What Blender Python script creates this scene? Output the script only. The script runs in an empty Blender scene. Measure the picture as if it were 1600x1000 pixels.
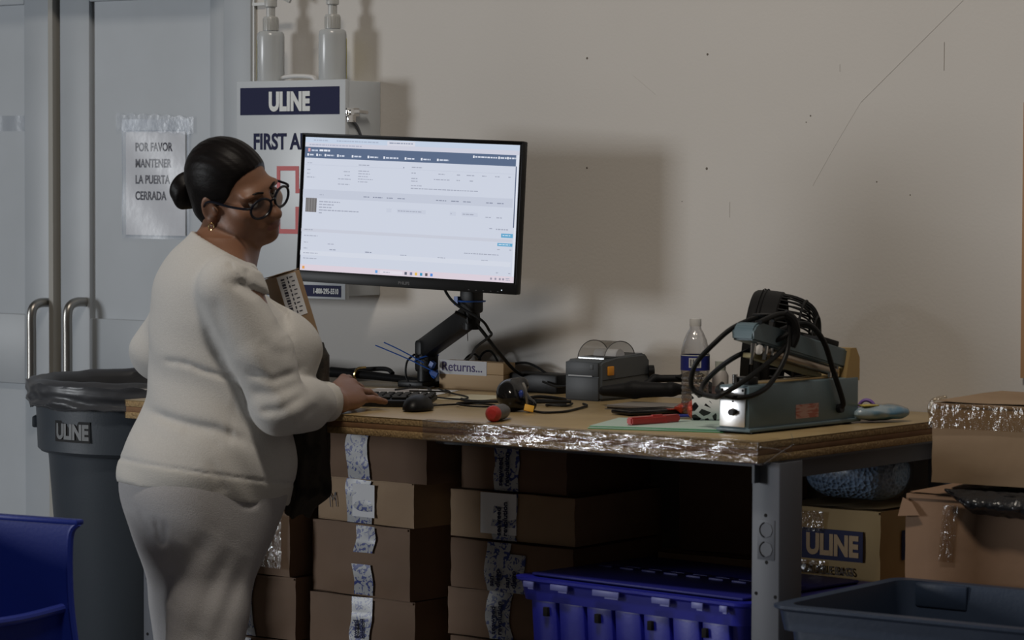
import bpy, bmesh, math, random
import numpy as np
from mathutils import Vector, Matrix, noise as mnoise
random.seed(4); np.random.seed(4)
S = bpy.context.scene
COL = S.collection
R_ = math.radians

# ------------------------------------------------------------------ camera
cam_d = bpy.data.cameras.new('camera'); cam = bpy.data.objects.new('camera', cam_d); COL.objects.link(cam)
YAW, PITCH, ROLL = 0.6612, 0.0472, 0.0038
fw = Vector((-math.sin(YAW)*math.cos(PITCH), math.cos(YAW)*math.cos(PITCH), -math.sin(PITCH)))
rt0 = Vector((math.cos(YAW), math.sin(YAW), 0)); up0 = rt0.cross(fw)
rt = rt0*math.cos(ROLL)+up0*math.sin(ROLL); up = up0*math.cos(ROLL)-rt0*math.sin(ROLL)
M = Matrix((rt, up, -fw)).transposed().to_4x4(); M.translation = Vector((5.2478, -6.1587, 1.4123))
cam.matrix_world = M
cam_d.sensor_width = 36; cam_d.lens = 4791.17/1600*36; cam_d.clip_end = 100
cam_d.dof.use_dof = True; cam_d.dof.focus_distance = 7.5; cam_d.dof.aperture_fstop = 6.3
S.camera = cam
# ------------------------------------------------------------------ light and exposure
W = bpy.data.worlds.new('world'); S.world = W; W.use_nodes = True
W.node_tree.nodes['Background'].inputs[0].default_value = (1.0, .93, .84, 1)
W.node_tree.nodes['Background'].inputs[1].default_value = 0.028
def area(name, loc, target, sx, sy, energy, color):
    d = bpy.data.lights.new(name, 'AREA'); d.shape = 'RECTANGLE'; d.size = sx; d.size_y = sy
    d.energy = energy; d.color = color
    o = bpy.data.objects.new(name, d); COL.objects.link(o); o.location = loc
    o.rotation_euler = (Vector(target)-Vector(loc)).to_track_quat('-Z', 'Y').to_euler(); return o
area('dock_door_daylight', (-5.55, -7.95, 1.75), (0.9, -.3, 1.15), 1.9, 1.8, 265, (.93, .965, 1.0))
area('ceiling_lamp', (1.9, -2.9, 5.0), (1.9, -2.0, 0), 1.2, .35, 88, (1.0, .90, .78))
S.view_settings.view_transform = 'Standard'; S.view_settings.look = 'None'
S.view_settings.exposure = 0.0; S.view_settings.gamma = 1.0; S.view_settings.use_curve_mapping = False

# ------------------------------------------------------------------ materials
def nm(name):
    m = bpy.data.materials.new(name); m.use_nodes = True
    return m, m.node_tree.nodes, m.node_tree.links, m.node_tree.nodes['Principled BSDF']
def mat(name, c, rough=.6, metal=0., c2=None, scale=8., bump=0., bscale=60., stretch=(1,1,1), spec=.5, coat=0., trans=0., lo=.35, hi=.65):
    m, N, L, P = nm(name)
    P.inputs['Base Color'].default_value = (*c, 1); P.inputs['Roughness'].default_value = rough
    P.inputs['Metallic'].default_value = metal; P.inputs['Specular IOR Level'].default_value = spec
    P.inputs['Coat Weight'].default_value = coat; P.inputs['Transmission Weight'].default_value = trans
    tc = N.new('ShaderNodeTexCoord'); mp = N.new('ShaderNodeMapping'); mp.inputs['Scale'].default_value = stretch
    L.new(tc.outputs['Object'], mp.inputs[0])
    if c2:
        n = N.new('ShaderNodeTexNoise'); n.inputs['Scale'].default_value = scale; n.inputs['Detail'].default_value = 4
        L.new(mp.outputs[0], n.inputs['Vector'])
        r = N.new('ShaderNodeValToRGB'); r.color_ramp.elements[0].position = lo; r.color_ramp.elements[1].position = hi
        r.color_ramp.elements[0].color = (*c, 1); r.color_ramp.elements[1].color = (*c2, 1)
        L.new(n.outputs[0], r.inputs[0]); L.new(r.outputs[0], P.inputs['Base Color'])
    if bump:
        n = N.new('ShaderNodeTexNoise'); n.inputs['Scale'].default_value = bscale; n.inputs['Detail'].default_value = 3
        L.new(mp.outputs[0], n.inputs['Vector']); b = N.new('ShaderNodeBump'); b.inputs['Strength'].default_value = bump
        b.inputs['Distance'].default_value = .01; L.new(n.outputs[0], b.inputs['Height']); L.new(b.outputs[0], P.inputs['Normal'])
    return m
def clear(name, tint=(.95,.96,.97), amt=.12, rough=.06, bump=0., bscale=30., maxv=.6, stretch=(1,1,1)):
    """thin clear plastic: transparent with a fresnel-weighted gloss"""
    m, N, L, P = nm(name); N.remove(P)
    t = N.new('ShaderNodeBsdfTransparent'); t.inputs[0].default_value = (*tint, 1)
    g = N.new('ShaderNodeBsdfGlossy'); g.inputs['Roughness'].default_value = rough
    lw = N.new('ShaderNodeLayerWeight'); lw.inputs['Blend'].default_value = .35
    mr = N.new('ShaderNodeMapRange'); mr.inputs['To Min'].default_value = amt; mr.inputs['To Max'].default_value = maxv
    L.new(lw.outputs['Facing'], mr.inputs[0])
    mx = N.new('ShaderNodeMixShader'); L.new(mr.outputs[0], mx.inputs[0]); L.new(t.outputs[0], mx.inputs[1]); L.new(g.outputs[0], mx.inputs[2])
    L.new(mx.outputs[0], N['Material Output'].inputs[0])
    if bump:
        tc = N.new('ShaderNodeTexCoord'); mp = N.new('ShaderNodeMapping'); mp.inputs['Scale'].default_value = stretch
        L.new(tc.outputs['Object'], mp.inputs[0])
        n = N.new('ShaderNodeTexNoise'); n.inputs['Scale'].default_value = bscale; n.inputs['Detail'].default_value = 4
        L.new(mp.outputs[0], n.inputs['Vector']); b = N.new('ShaderNodeBump'); b.inputs['Strength'].default_value = bump
        b.inputs['Distance'].default_value = .01
        L.new(n.outputs[0], b.inputs['Height']); L.new(b.outputs[0], g.inputs['Normal'])
    return m
def emit(name, c, s=1.):
    m, N, L, P = nm(name); N.remove(P); e = N.new('ShaderNodeEmission'); e.inputs[0].default_value = (*c, 1); e.inputs[1].default_value = s
    L.new(e.outputs[0], N['Material Output'].inputs[0]); return m
def sp(r, g, b):  # sRGB 0-255 to linear
    f = lambda v: (v/255/12.92) if v/255 <= .04045 else ((v/255+.055)/1.055)**2.4
    return (f(r), f(g), f(b))

m_wall = mat('wall_paint', (.63,.605,.575), .85, c2=(.60,.575,.545), scale=1.3, bump=.05, bscale=120)
m_door = mat('door_paint', (.43,.465,.505), .45, c2=(.37,.40,.43), scale=3, bump=.03, bscale=20, lo=.3, hi=.75)
m_mark = mat('scuff', (.16,.14,.12), .9)
m_scuff = mat('pale_scuff', (.50,.47,.44), .9)
m_floor = mat('concrete', (.22,.21,.20), .45, c2=(.16,.155,.15), scale=2.5, bump=.05)
m_steel = mat('brushed_steel', (.40,.385,.36), .36, 1.)
m_chrome = mat('chrome', (.85,.85,.85), .12, 1.)
m_mirror = mat('polished_plate', (.95,.95,.95), .30, 1.)
m_brass = mat('brass', (.55,.40,.20), .35, 1.)
m_cab = mat('white_enamel', (.58,.62,.66), .35)
m_navy = mat('navy_print', (.010,.013,.06), .6, spec=.2)
m_red = mat('red_print', (.50,.03,.03), .45)
m_white = mat('white_print', (.72,.74,.74), .5)
m_black = mat('black_plastic', (.006,.006,.0065), .42, spec=.25)
m_blackm = mat('black_matte', (.009,.009,.010), .6, spec=.22)
m_gloss = mat('black_gloss', (.01,.01,.011), .15)
m_cable = mat('cable_rubber', (.007,.007,.0075), .5, spec=.25)
m_ink = mat('ink', (.03,.03,.05), .6)
m_paper = mat('paper', (.70,.71,.74), .8)
m_paper2 = mat('cream_paper', (.60,.56,.42), .8)
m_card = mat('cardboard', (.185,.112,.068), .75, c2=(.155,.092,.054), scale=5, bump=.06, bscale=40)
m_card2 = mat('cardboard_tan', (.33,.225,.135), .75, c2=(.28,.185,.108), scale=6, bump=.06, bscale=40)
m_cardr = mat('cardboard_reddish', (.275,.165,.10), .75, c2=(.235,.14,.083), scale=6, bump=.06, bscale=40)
m_cardshade = mat('cardboard_shaded', (.16,.095,.055), .8, c2=(.13,.075,.045), scale=6)  # darker cardboard copy, shade under the tabletop put into the colour
m_tapeclear = clear('clear_tape', (.86,.80,.70), .08, .12, 1.0, 55, .5, (1,1,.35))
m_wrap = clear('stretch_wrap', (.93,.91,.88), .20, .10, 1.0, 38, .5, (.25,1,2.2))
m_film = clear('plastic_film', (.90,.91,.93), .05, .22, .12, 30, .3)
m_sleeve = clear('plastic_sleeve', (.95,.96,.98), .025, .25, .15, 12, .2)
m_top = mat('particleboard_top', (.42,.31,.155), .33, c2=(.36,.26,.125), scale=9, bump=.015, bscale=200)
m_edge = mat('particleboard_edge', (.40,.27,.125), .8, c2=(.24,.15,.065), scale=190, bump=.35, bscale=170, lo=.42, hi=.68)
m_core = mat('board_core', (.24,.125,.055), .8, c2=(.20,.10,.045), scale=30)
m_leg = mat('grey_powder_coat', (.105,.115,.14), .5, bump=.02, bscale=300)
m_dark = mat('dark_hole', (.006,.006,.007), .9)
m_fab = mat('cream_knit', (.61,.60,.58), .95, c2=(.57,.56,.54), scale=300, bump=.18, bscale=420, spec=.15)
m_rib = mat('cream_ribbing', (.60,.585,.55), .95, bump=.12, bscale=300, spec=.15)
m_pant = mat('cream_trouser_knit', (.47,.46,.465), .95, c2=(.43,.42,.425), scale=300, bump=.18, bscale=420, spec=.15)
m_skin = mat('skin', (.245,.122,.072), .5, c2=(.215,.103,.060), scale=14, bump=.05, bscale=90)
m_lip = mat('lips', (.20,.075,.06), .45)
m_hair = mat('black_hair', (.006,.005,.005), .45, c2=(.009,.007,.007), scale=40, bump=.08, bscale=130, stretch=(.12,1,1), spec=.13)
m_eye = mat('eye_white', (.55,.52,.50), .25)
m_iris = mat('dark_iris', (.02,.012,.01), .15)
m_frame = mat('spectacle_frame', (.006,.007,.014), .3, spec=.3)
m_lens = clear('spectacle_lens', (.93,.94,.95), .04, .02, 0, 1, .35)
m_gold = mat('gold', (.75,.55,.25), .2, 1.)
m_shoe = mat('shoe_leather', (.05,.045,.04), .5)
m_bin = mat('grey_bin_plastic', (.040,.052,.068), .48, bump=.04, bscale=200)
m_liner, N_, L_, P_ = nm('dark_bin_liner')
P_.inputs['Base Color'].default_value = (.055,.058,.066,1); P_.inputs['Roughness'].default_value = .36
m_blue = mat('blue_tote_plastic', (.015,.02,.36), .38, bump=.03, bscale=150)
m_bluelid = mat('blue_tote_lid', (.012,.015,.20), .5, bump=.03, bscale=150)
m_blueclip = mat('worn_blue_clip', (.16,.18,.50), .4)
m_blue2 = mat('blue_bin_plastic', (.012,.03,.27), .4, bump=.03, bscale=120)
m_slate = mat('slate_blue_tote', (.026,.042,.078), .40, c2=(.034,.052,.092), scale=5, bump=.04, bscale=100)
m_seal = mat('hammered_teal', (.125,.185,.215), .38, bump=.06, bscale=350)
m_printer = mat('printer_grey', (.075,.085,.095), .55)
m_printer2 = mat('printer_dark', (.035,.040,.046), .5)
m_smoke = clear('smoked_window', (.60,.58,.55), .05, .15, 0, 1, .3)
m_orange = mat('orange_latch', (.80,.32,.02), .5)
m_yellow = mat('yellow_tag', (.80,.42,.03), .6)
m_ylabel = mat('yellow_label', (.55,.48,.05), .6)
m_bottle = mat('frosted_bottle', (.74,.77,.79), .25, trans=.45)
m_pump = mat('translucent_pump', (.62,.63,.62), .35, trans=.25)
m_pet = clear('clear_bottle', (.93,.93,.94), .07, .04, .35, 60, .75)
m_petr = clear('clear_bottle_ribbed', (.90,.88,.88), .22, .05, 1., 95, .85)
m_bluel = mat('blue_label', (.02,.03,.24), .4)
m_cap = mat('white_cap', (.68,.68,.68), .45)
m_pine = mat('pine', (.58,.40,.22), .65, c2=(.50,.33,.17), scale=6, stretch=(.25,3,3))
m_redp = mat('red_plastic', (.45,.035,.03), .35)
m_redcandy = mat('red_foil', (.50,.06,.03), .2, .4, bump=1., bscale=60)
m_green = mat('green_folder', (.05,.36,.13), .6)
m_pale = mat('pale_green_paper', (.47,.60,.54), .7)
m_zip = mat('blue_zip_tie', (.02,.10,.42), .4)
m_greyp = mat('grey_plastic', (.10,.10,.105), .5)
m_wipe = mat('wipe_pack', (.36,.46,.50), .3, c2=(.10,.28,.42), scale=22, lo=.45, hi=.6)
m_purple = mat('purple_plastic', (.22,.12,.42), .4)
m_wood = mat('orange_wood', (.42,.24,.12), .7)
m_garm = mat('dark_camouflage_cloth', (.055,.046,.036), .95, c2=(.018,.016,.014), scale=14, bump=.2, bscale=100, lo=.45, hi=.55)
m_blackbag = mat('black_film', (.02,.02,.022), .25, bump=.8, bscale=30)
m_sticker = mat('pink_sticker', (.50,.30,.26), .7, c2=(.40,.13,.10), scale=90, stretch=(.3,.3,2), lo=.48, hi=.54)
m_teal = mat('pale_teal_paint', (.4,.5,.5), .5)
# cow print
m_cow, N_, L_, P_ = nm('cow_print'); P_.inputs['Roughness'].default_value = .25
tc = N_.new('ShaderNodeTexCoord'); v = N_.new('ShaderNodeTexVoronoi'); v.inputs['Scale'].default_value = 42; v.feature = 'DISTANCE_TO_EDGE'
cr = N_.new('ShaderNodeValToRGB'); cr.color_ramp.interpolation = 'CONSTANT'; cr.color_ramp.elements[0].color = (.72,.74,.74,1)
cr.color_ramp.elements[1].color = (.01,.01,.012,1); cr.color_ramp.elements[1].position = .17
L_.new(tc.outputs['Object'], v.inputs['Vector']); L_.new(v.outputs['Distance'], cr.inputs[0]); L_.new(cr.outputs[0], P_.inputs['Base Color'])
# printed parcel tape
m_ptape, N_, L_, P_ = nm('printed_tape'); P_.inputs['Roughness'].default_value = .35
tc = N_.new('ShaderNodeTexCoord'); n1 = N_.new('ShaderNodeTexNoise'); n1.inputs['Scale'].default_value = 48; n1.inputs['Detail'].default_value = 2.5; n1.inputs['Distortion'].default_value = 2.2
cr = N_.new('ShaderNodeValToRGB'); cr.color_ramp.elements[0].position = .535; cr.color_ramp.elements[1].position = .575
cr.color_ramp.elements[0].color = (.40,.41,.43,1); cr.color_ramp.elements[1].color = (.03,.05,.22,1)
L_.new(tc.outputs['Object'], n1.inputs['Vector']); L_.new(n1.outputs[0], cr.inputs[0]); L_.new(cr.outputs[0], P_.inputs['Base Color'])
# blue cushioning roll
m_roll, N_, L_, P_ = nm('blue_cushion_wrap'); P_.inputs['Roughness'].default_value = .6
tc = N_.new('ShaderNodeTexCoord'); v = N_.new('ShaderNodeTexVoronoi'); v.inputs['Scale'].default_value = 105
cr = N_.new('ShaderNodeValToRGB'); cr.color_ramp.elements[0].color = (.12,.22,.38,1); cr.color_ramp.elements[1].color = (.34,.48,.66,1); cr.color_ramp.elements[1].position = .6
b = N_.new('ShaderNodeBump'); b.inputs['Strength'].default_value = .8; b.inputs['Distance'].default_value = .01
L_.new(tc.outputs['Object'], v.inputs['Vector']); L_.new(v.outputs['Distance'], cr.inputs[0]); L_.new(cr.outputs[0], P_.inputs['Base Color'])
L_.new(v.outputs['Distance'], b.inputs['Height']); L_.new(b.outputs[0], P_.inputs['Normal'])

# ------------------------------------------------------------------ mesh tools
def catmull(pts, n=8, closed=False):
    P = [Vector(p) for p in pts]; out = []; m = len(P)
    if m < 3: return P
    for i in range(m if closed else m-1):
        if closed: a, b, c, d = P[(i-1) % m], P[i], P[(i+1) % m], P[(i+2) % m]
        else: a, b, c, d = P[max(i-1,0)], P[i], P[i+1], P[min(i+2,m-1)]
        for k in range(n):
            t = k/n
            out.append(.5*((2*b)+(c-a)*t+(2*a-5*b+4*c-d)*t*t+(3*b-a-3*c+d)*t**3))
    if not closed: out.append(P[-1])
    return out
class MB:
    def __init__(s): s.bm = bmesh.new()
    def box(s, c, d, rot=None, bev=0., seg=2, taper=None):
        r = bmesh.ops.create_cube(s.bm, size=1.); V = r['verts']
        for v in V:
            k = 1.
            if taper and v.co.z < 0: v.co.x *= taper[0]; v.co.y *= taper[1]
            v.co = Vector((v.co.x*d[0], v.co.y*d[1], v.co.z*d[2]))
        if bev:
            E = list({e for v in V for e in v.link_edges})
            q = bmesh.ops.bevel(s.bm, geom=E, offset=bev, segments=seg, affect='EDGES', profile=.5)
            V = list({v for f in q['faces'] for v in f.verts} | {v for v in V if v.is_valid})
        m = Matrix.Translation(c)
        if rot is not None: m = m @ (rot.to_4x4() if isinstance(rot, Matrix) else Matrix.LocRotScale(None, __import__('mathutils').Euler(rot), None))
        bmesh.ops.transform(s.bm, matrix=m, verts=V); return V
    def cyl(s, a, b, r, r2=None, seg=24, caps=True):
        a, b = Vector(a), Vector(b); d = b-a
        q = bmesh.ops.create_cone(s.bm, cap_ends=caps, segments=seg, radius1=r, radius2=r if r2 is None else r2, depth=d.length)
        m = Matrix.Translation((a+b)/2) @ d.to_track_quat('Z','Y').to_matrix().to_4x4()
        bmesh.ops.transform(s.bm, matrix=m, verts=q['verts']); return q['verts']
    def ball(s, c, r, seg=16, rot=None):
        q = bmesh.ops.create_uvsphere(s.bm, u_segments=seg, v_segments=max(8,seg*2//3), radius=1.)
        r = (r,r,r) if not hasattr(r,'__len__') else r
        m = Matrix.Translation(c) @ (rot.to_4x4() if rot is not None else Matrix()) @ Matrix.Diagonal((*r,1))
        bmesh.ops.transform(s.bm, matrix=m, verts=q['verts']); return q['verts']
    def tube(s, pts, r, seg=8, closed=False, n=8, raw=False, flat=1.):
        P = [Vector(p) for p in pts] if raw else catmull(pts, n, closed)
        if closed and raw: pass
        N = len(P); rings = []; up = None
        for i in range(N):
            t = (P[(i+1) % N]-P[i-1]) if closed else (P[min(i+1,N-1)]-P[max(i-1,0)])
            if t.length < 1e-9: t = Vector((0,0,1))
            t.normalize()
            if up is None: up = Vector((0,0,1)) if abs(t.z) < .9 else Vector((1,0,0))
            x = t.cross(up); 
            if x.length < 1e-6: x = t.orthogonal()
            x.normalize(); y = x.cross(t); up = y
            rr = r(i/(N-1)) if callable(r) else r
            rings.append([s.bm.verts.new(P[i]+x*rr*math.cos(2*math.pi*k/seg)+y*rr*flat*math.sin(2*math.pi*k/seg)) for k in range(seg)])
        for i in range(N if closed else N-1):
            A, B = rings[i], rings[(i+1) % N]
            for k in range(seg): s.bm.faces.new((A[k], A[(k+1) % seg], B[(k+1) % seg], B[k]))
        if not closed: s.bm.faces.new(rings[0][::-1]); s.bm.faces.new(rings[-1])
    def lathe(s, prof, seg=32, m=None, fn=None):
        rings = []
        m = m or Matrix()
        for (r, z) in prof:
            ring = []
            for k in range(seg):
                a = 2*math.pi*k/seg; p = Vector((r*math.cos(a), r*math.sin(a), z))
                if fn: p = fn(p, a)
                ring.append(s.bm.verts.new(m @ p))
            rings.append(ring)
        for i in range(len(rings)-1):
            for k in range(seg):
                s.bm.faces.new((rings[i][k], rings[i][(k+1) % seg], rings[i+1][(k+1) % seg], rings[i+1][k]))
        return rings
    def prism(s, poly, h, m):
        a = [s.bm.verts.new(m @ Vector((x,y,0))) for x, y in poly]; b = [s.bm.verts.new(m @ Vector((x,y,h))) for x, y in poly]
        n = len(poly)
        for i in range(n): s.bm.faces.new((a[i], a[(i+1) % n], b[(i+1) % n], b[i]))
        s.bm.faces.new(a[::-1]); s.bm.faces.new(b)
    def grid(s, f, nu, nv):
        V = [[s.bm.verts.new(f(i/nu, j/nv)) for j in range(nv+1)] for i in range(nu+1)]
        for i in range(nu):
            for j in range(nv): s.bm.faces.new((V[i][j], V[i+1][j], V[i+1][j+1], V[i][j+1]))
    def build(s, name, m, parent=None, smooth=35, recalc=True):
        if recalc: bmesh.ops.recalc_face_normals(s.bm, faces=s.bm.faces[:])
        me = bpy.data.meshes.new(name); s.bm.to_mesh(me); s.bm.free()
        return link(name, me, m, parent, smooth)
def link(name, me, m, parent=None, smooth=35):
    for x in (m if isinstance(m, (list,tuple)) else [m]): me.materials.append(x)
    if smooth:
        me.polygons.foreach_set('use_smooth', [True]*len(me.polygons)); me.set_sharp_from_angle(angle=R_(smooth))
    o = bpy.data.objects.new(name, me); COL.objects.link(o)
    if parent: o.parent = parent
    return o
def thing(name, label, cat, loc=(0,0,0), rz=0., group=None, rot=None):
    o = bpy.data.objects.new(name, None); COL.objects.link(o); o.empty_display_size = .05
    o.location = loc; o.rotation_euler = rot if rot else (0,0,rz); o['label'] = label; o['category'] = cat
    if group: o['group'] = group
    return o
def tag(o, label, cat, group=None):
    o['label'] = label; o['category'] = cat
    if group: o['group'] = group
    return o
def struct(o): o['kind'] = 'structure'; return o
def text(s, size, m, parent, loc, rot=(R_(90),0,0), bold=0., align='LEFT', name='lettering', sx=1., ext=.0004, bend=None):
    c = bpy.data.curves.new(name, 'FONT'); c.body = s; c.size = size; c.offset = bold; c.align_x = align; c.extrude = ext; c.resolution_u = 4
    t = bpy.data.objects.new('tmp', c); COL.objects.link(t)
    dg = bpy.context.evaluated_depsgraph_get(); me = bpy.data.meshes.new_from_object(t.evaluated_get(dg))
    bpy.data.objects.remove(t); bpy.data.curves.remove(c)
    for v in me.vertices:
        v.co.x *= sx
        if bend:
            a = v.co.x/bend; v.co = Vector(((bend+v.co.z)*math.sin(a), v.co.y, (bend+v.co.z)*math.cos(a)-bend))
    me.name = name
    o = link(name, me, m, parent, 0); o.location = loc; o.rotation_euler = rot; return o
def nz(p, s, seed=0.): return mnoise.noise(Vector(p)*s+Vector((seed, seed*1.7, -seed)))

# ------------------------------------------------------------------ implicit surfaces (people, cloth)
class SDF:
    def __init__(s): s.pr = []
    def add(s, fn, c, r, k=.02, sub=False): s.pr.append((fn, np.array(c, float), r, k, sub))
    def cone(s, a, b, ra, rb, k=.02, sub=False):
        a = np.array(a, float); b = np.array(b, float); ab = b-a; L2 = max(ab@ab, 1e-9)
        def fn(P):
            t = np.clip(((P-a)@ab)/L2, 0, 1); return np.linalg.norm(P-(a+t[:,None]*ab), axis=1)-(ra+(rb-ra)*t)
        s.add(fn, (a+b)/2, np.linalg.norm(ab)/2+max(ra,rb), k, sub)
    def ell(s, c, r, k=.02, rot=None, sub=False):
        c = np.array(c, float); r = np.array(r if hasattr(r,'__len__') else (r,r,r), float)
        Rm = np.array(rot) if rot is not None else np.eye(3)
        def fn(P):
            q = (P-c)@Rm; k0 = np.linalg.norm(q/r, axis=1); k1 = np.linalg.norm(q/(r*r), axis=1)+1e-9
            return k0*(k0-1)/k1
        s.add(fn, c, max(r), k, sub)
    def ev(s, P, c=None, hd=None):
        d = np.full(len(P), 1.0)
        for fn, pc, pr, k, sub in s.pr:
            if c is not None and np.linalg.norm(c-pc) > pr+hd+.06+k: continue
            e = fn(P)
            if sub:
                h = np.clip(.5-.5*(d+e)/k, 0, 1); d = d*(1-h)+(-e)*h+k*h*(1-h)
            else:
                h = np.clip(.5+.5*(e-d)/k, 0, 1); d = e*(1-h)+d*h-k*h*(1-h)
        return d
def surf(ev, lo, hi, h, safe=1.5):
    lo = np.array(lo, float); hi = np.array(hi, float); B = 16
    nb = np.ceil((hi-lo)/(h*B)).astype(int); n = nb*B+1
    G = np.stack(np.meshgrid(*[np.arange(x) for x in nb], indexing='ij'), -1).reshape(-1,3)
    cen = lo+(G+.5)*B*h; hd = B*h*.5*math.sqrt(3)
    act = np.abs(ev(cen, None, None)) < hd*safe+.01
    loc = np.stack(np.meshgrid(*[np.arange(B+1)]*3, indexing='ij'), -1).reshape(-1,3)
    ids = []; ver = []; quads = []
    gid = lambda I: (I[...,0]*n[1]+I[...,1])*n[2]+I[...,2]
    cor = np.array([(i,j,k) for i in (0,1) for j in (0,1) for k in (0,1)])
    edg = [(a,b) for a in range(8) for b in range(a+1,8) if np.abs(cor[a]-cor[b]).sum() == 1]
    for g, c in zip(G[act], cen[act]):
        I0 = g*B; V = ev(lo+(loc+I0)*h, c, hd).reshape(B+1,B+1,B+1); sg = V < 0
        if sg.all() or not sg.any(): continue
        cs = sum(sg[i:i+B,j:j+B,k:k+B].astype(int) for i,j,k in cor); idx = np.argwhere((cs > 0) & (cs < 8))
        cv = np.stack([V[idx[:,0]+i, idx[:,1]+j, idx[:,2]+k] for i,j,k in cor], 1)
        acc = np.zeros((len(idx),3)); cnt = np.zeros(len(idx))
        for a, b in edg:
            x = (cv[:,a] < 0) != (cv[:,b] < 0); t = cv[:,a]/np.where(x, cv[:,a]-cv[:,b], 1)
            acc += np.where(x[:,None], cor[a]+(cor[b]-cor[a])*t[:,None], 0); cnt += x
        ids.append(gid(idx+I0)); ver.append(lo+(idx+I0+acc/cnt[:,None])*h)
        for ax in range(3):
            u, w = (ax+1) % 3, (ax+2) % 3
            s0 = sg[:B,:B,:B]; sl = [slice(0,B)]*3; sl[ax] = slice(1,B+1); s1 = sg[tuple(sl)]
            e = np.argwhere(s0 != s1)
            if not len(e): continue
            flip = s0[e[:,0],e[:,1],e[:,2]]; eu = np.zeros(3,int); eu[u] = 1; ew = np.zeros(3,int); ew[w] = 1; E = e+I0
            q = np.stack([gid(E), gid(E-eu), gid(E-eu-ew), gid(E-ew)], 1); q[~flip] = q[~flip][:,::-1]; quads.append(q)
    ids = np.concatenate(ids); ver = np.concatenate(ver); quads = np.concatenate(quads)
    o = np.argsort(ids); ids = ids[o]; ver = ver[o]; p = np.searchsorted(ids, quads); p = np.clip(p, 0, len(ids)-1)
    ok = (ids[p] == quads).all(1); return ver, p[ok]
def mesh_np(name, V, Q):
    me = bpy.data.meshes.new(name); me.vertices.add(len(V)); me.vertices.foreach_set('co', V.astype(np.float32).ravel())
    me.loops.add(len(Q)*4); me.loops.foreach_set('vertex_index', Q.astype(np.int32).ravel())
    me.polygons.add(len(Q)); me.polygons.foreach_set('loop_start', np.arange(0, len(Q)*4, 4, dtype=np.int32))
    me.update(calc_edges=True); me.validate(); return me

# ------------------------------------------------------------------ setting
b = MB(); b.box((1,-3,-.05), (16,14,.1)); struct(b.build('floor', m_floor))
b = MB(); b.box((.74,.07,1.6), (2.34,.14,3.2)); wall = struct(b.build('wall_back', m_wall))
b = MB(); b.box((5.0,.07,1.6), (6.18,.14,3.2)); struct(b.build('wall_right', m_wall))
b = MB(); b.box((-4.3,.07,1.6), (3.9,.14,3.2)); b.box((-1.4,.07,2.66),(1.95,.14,1.08)); struct(b.build('wall_left', m_wall))
b = MB(); b.box((1.935,-.006,1.27), (.035,.012,.62)); struct(b.build('trim_1', m_wood))
b = MB(); b.box((-.485,-.004,1.06), (.10,.02,2.12), bev=.003); struct(b.build('trim_2', m_door))
b = MB(); b.box((-1.35,-.085,2.10), (1.83,.17,.12), bev=.004); struct(b.build('shade_header', m_door))  # unseen header added above the doors to cast shade on their top
b = MB(); b.box((.0,-.008,.05),(.86,.016,.10)); b.box((1.2,-.008,.05),(1.4,.016,.10)); struct(b.build('baseboard_back', m_greyp))
# wall marks, nicks and scuffs
for P, r, m_ in (([(1.754,1.814),(1.62,1.70),(1.485,1.585)],.0013,0),([(1.485,1.585),(1.42,1.49),(1.355,1.39)],.0009,0),([(1.706,1.72),(1.706,1.655)],.0016,1),([(1.12,1.35),(1.12,1.312)],.0010,1),([(1.427,1.675),(1.427,1.657)],.001,1),
                ([(.31,1.02),(.312,.985)],.002,1),([(.83,1.66),(.90,1.61)],.0008,0)):
    b = MB(); b.tube([(x,.0003,z) for x,z in P], r, 5, flat=.3); b.build('scuff_line', (m_scuff,mat('grey_scuff',(.33,.31,.29),.9))[m_], wall)
for x, z, r in ((.690,1.704,.0032),(1.052,1.706,.0030),(.691,1.431,.0028),(1.052,1.430,.0034),(1.347,1.555,.0022),(1.335,1.54,.0016),(1.53,1.40,.0018),(1.62,1.37,.0018),(.98,1.35,.0012)):
    b = MB(); b.ball((x,0,z), (r,.001,r), 8); b.build('nick', m_mark, wall)
def door(name, x0, x1, hinge_right, panels):
    d = bpy.data.objects.new(name, None); COL.objects.link(d); d.location = (x0,0,0); d['kind'] = 'structure'
    w = x1-x0
    b = MB(); b.box((w/2,.03,1.05),(w,.03,2.10)); b.build('door_slab', m_door, d)
    for (a, c) in panels['stiles']:
        b = MB(); b.box(((a+c)/2-x0,.0085,1.05),(c-a,.017,2.10),bev=.003); b.build('stile', m_door, d)
    for (a, c) in panels['rails']:
        s0, s1 = panels['stiles'][0][1]-x0, panels['stiles'][1][0]-x0
        b = MB(); b.box(((s0+s1)/2,.0085,(a+c)/2),(s1-s0,.0165,c-a),bev=.003); b.build('rail', m_door, d)
    hx = panels['hx']-x0; z0, z1 = panels['hz']; p = .068; rr = .0135
    b = MB(); k = .035
    b.tube([(hx,0,z1),(hx,-p+k,z1),(hx,-p+.010,z1-.010),(hx,-p,z1-k),(hx,-p,z1-.10),(hx,-p,z0+.10),(hx,-p,z0+k),(hx,-p+.010,z0+.010),(hx,-p+k,z0),(hx,0,z0)], rr, 14, n=6)
    b.build('pull_handle', m_steel, d); return d
d1 = door('door_1', -2.2, -1.205, True, dict(stiles=[(-2.2,-2.05),(-1.338,-1.222)], rails=[(.05,.25),(.80,1.003),(1.9,2.09)], hx=-1.238, hz=(.752,1.040)))
b = MB(); b.box((.988,-.001,1.05),(.018,.03,2.1)); b.build('astragal', mat('door_edge',(.36,.35,.32),.6), d1)
d2 = door('door_2', -1.190, -.545, False, dict(stiles=[(-1.190,-1.070),(-.60,-.545)], rails=[(.05,.25),(.80,1.000),(1.9,2.09)], hx=-1.090, hz=(.752,1.046)))
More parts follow.
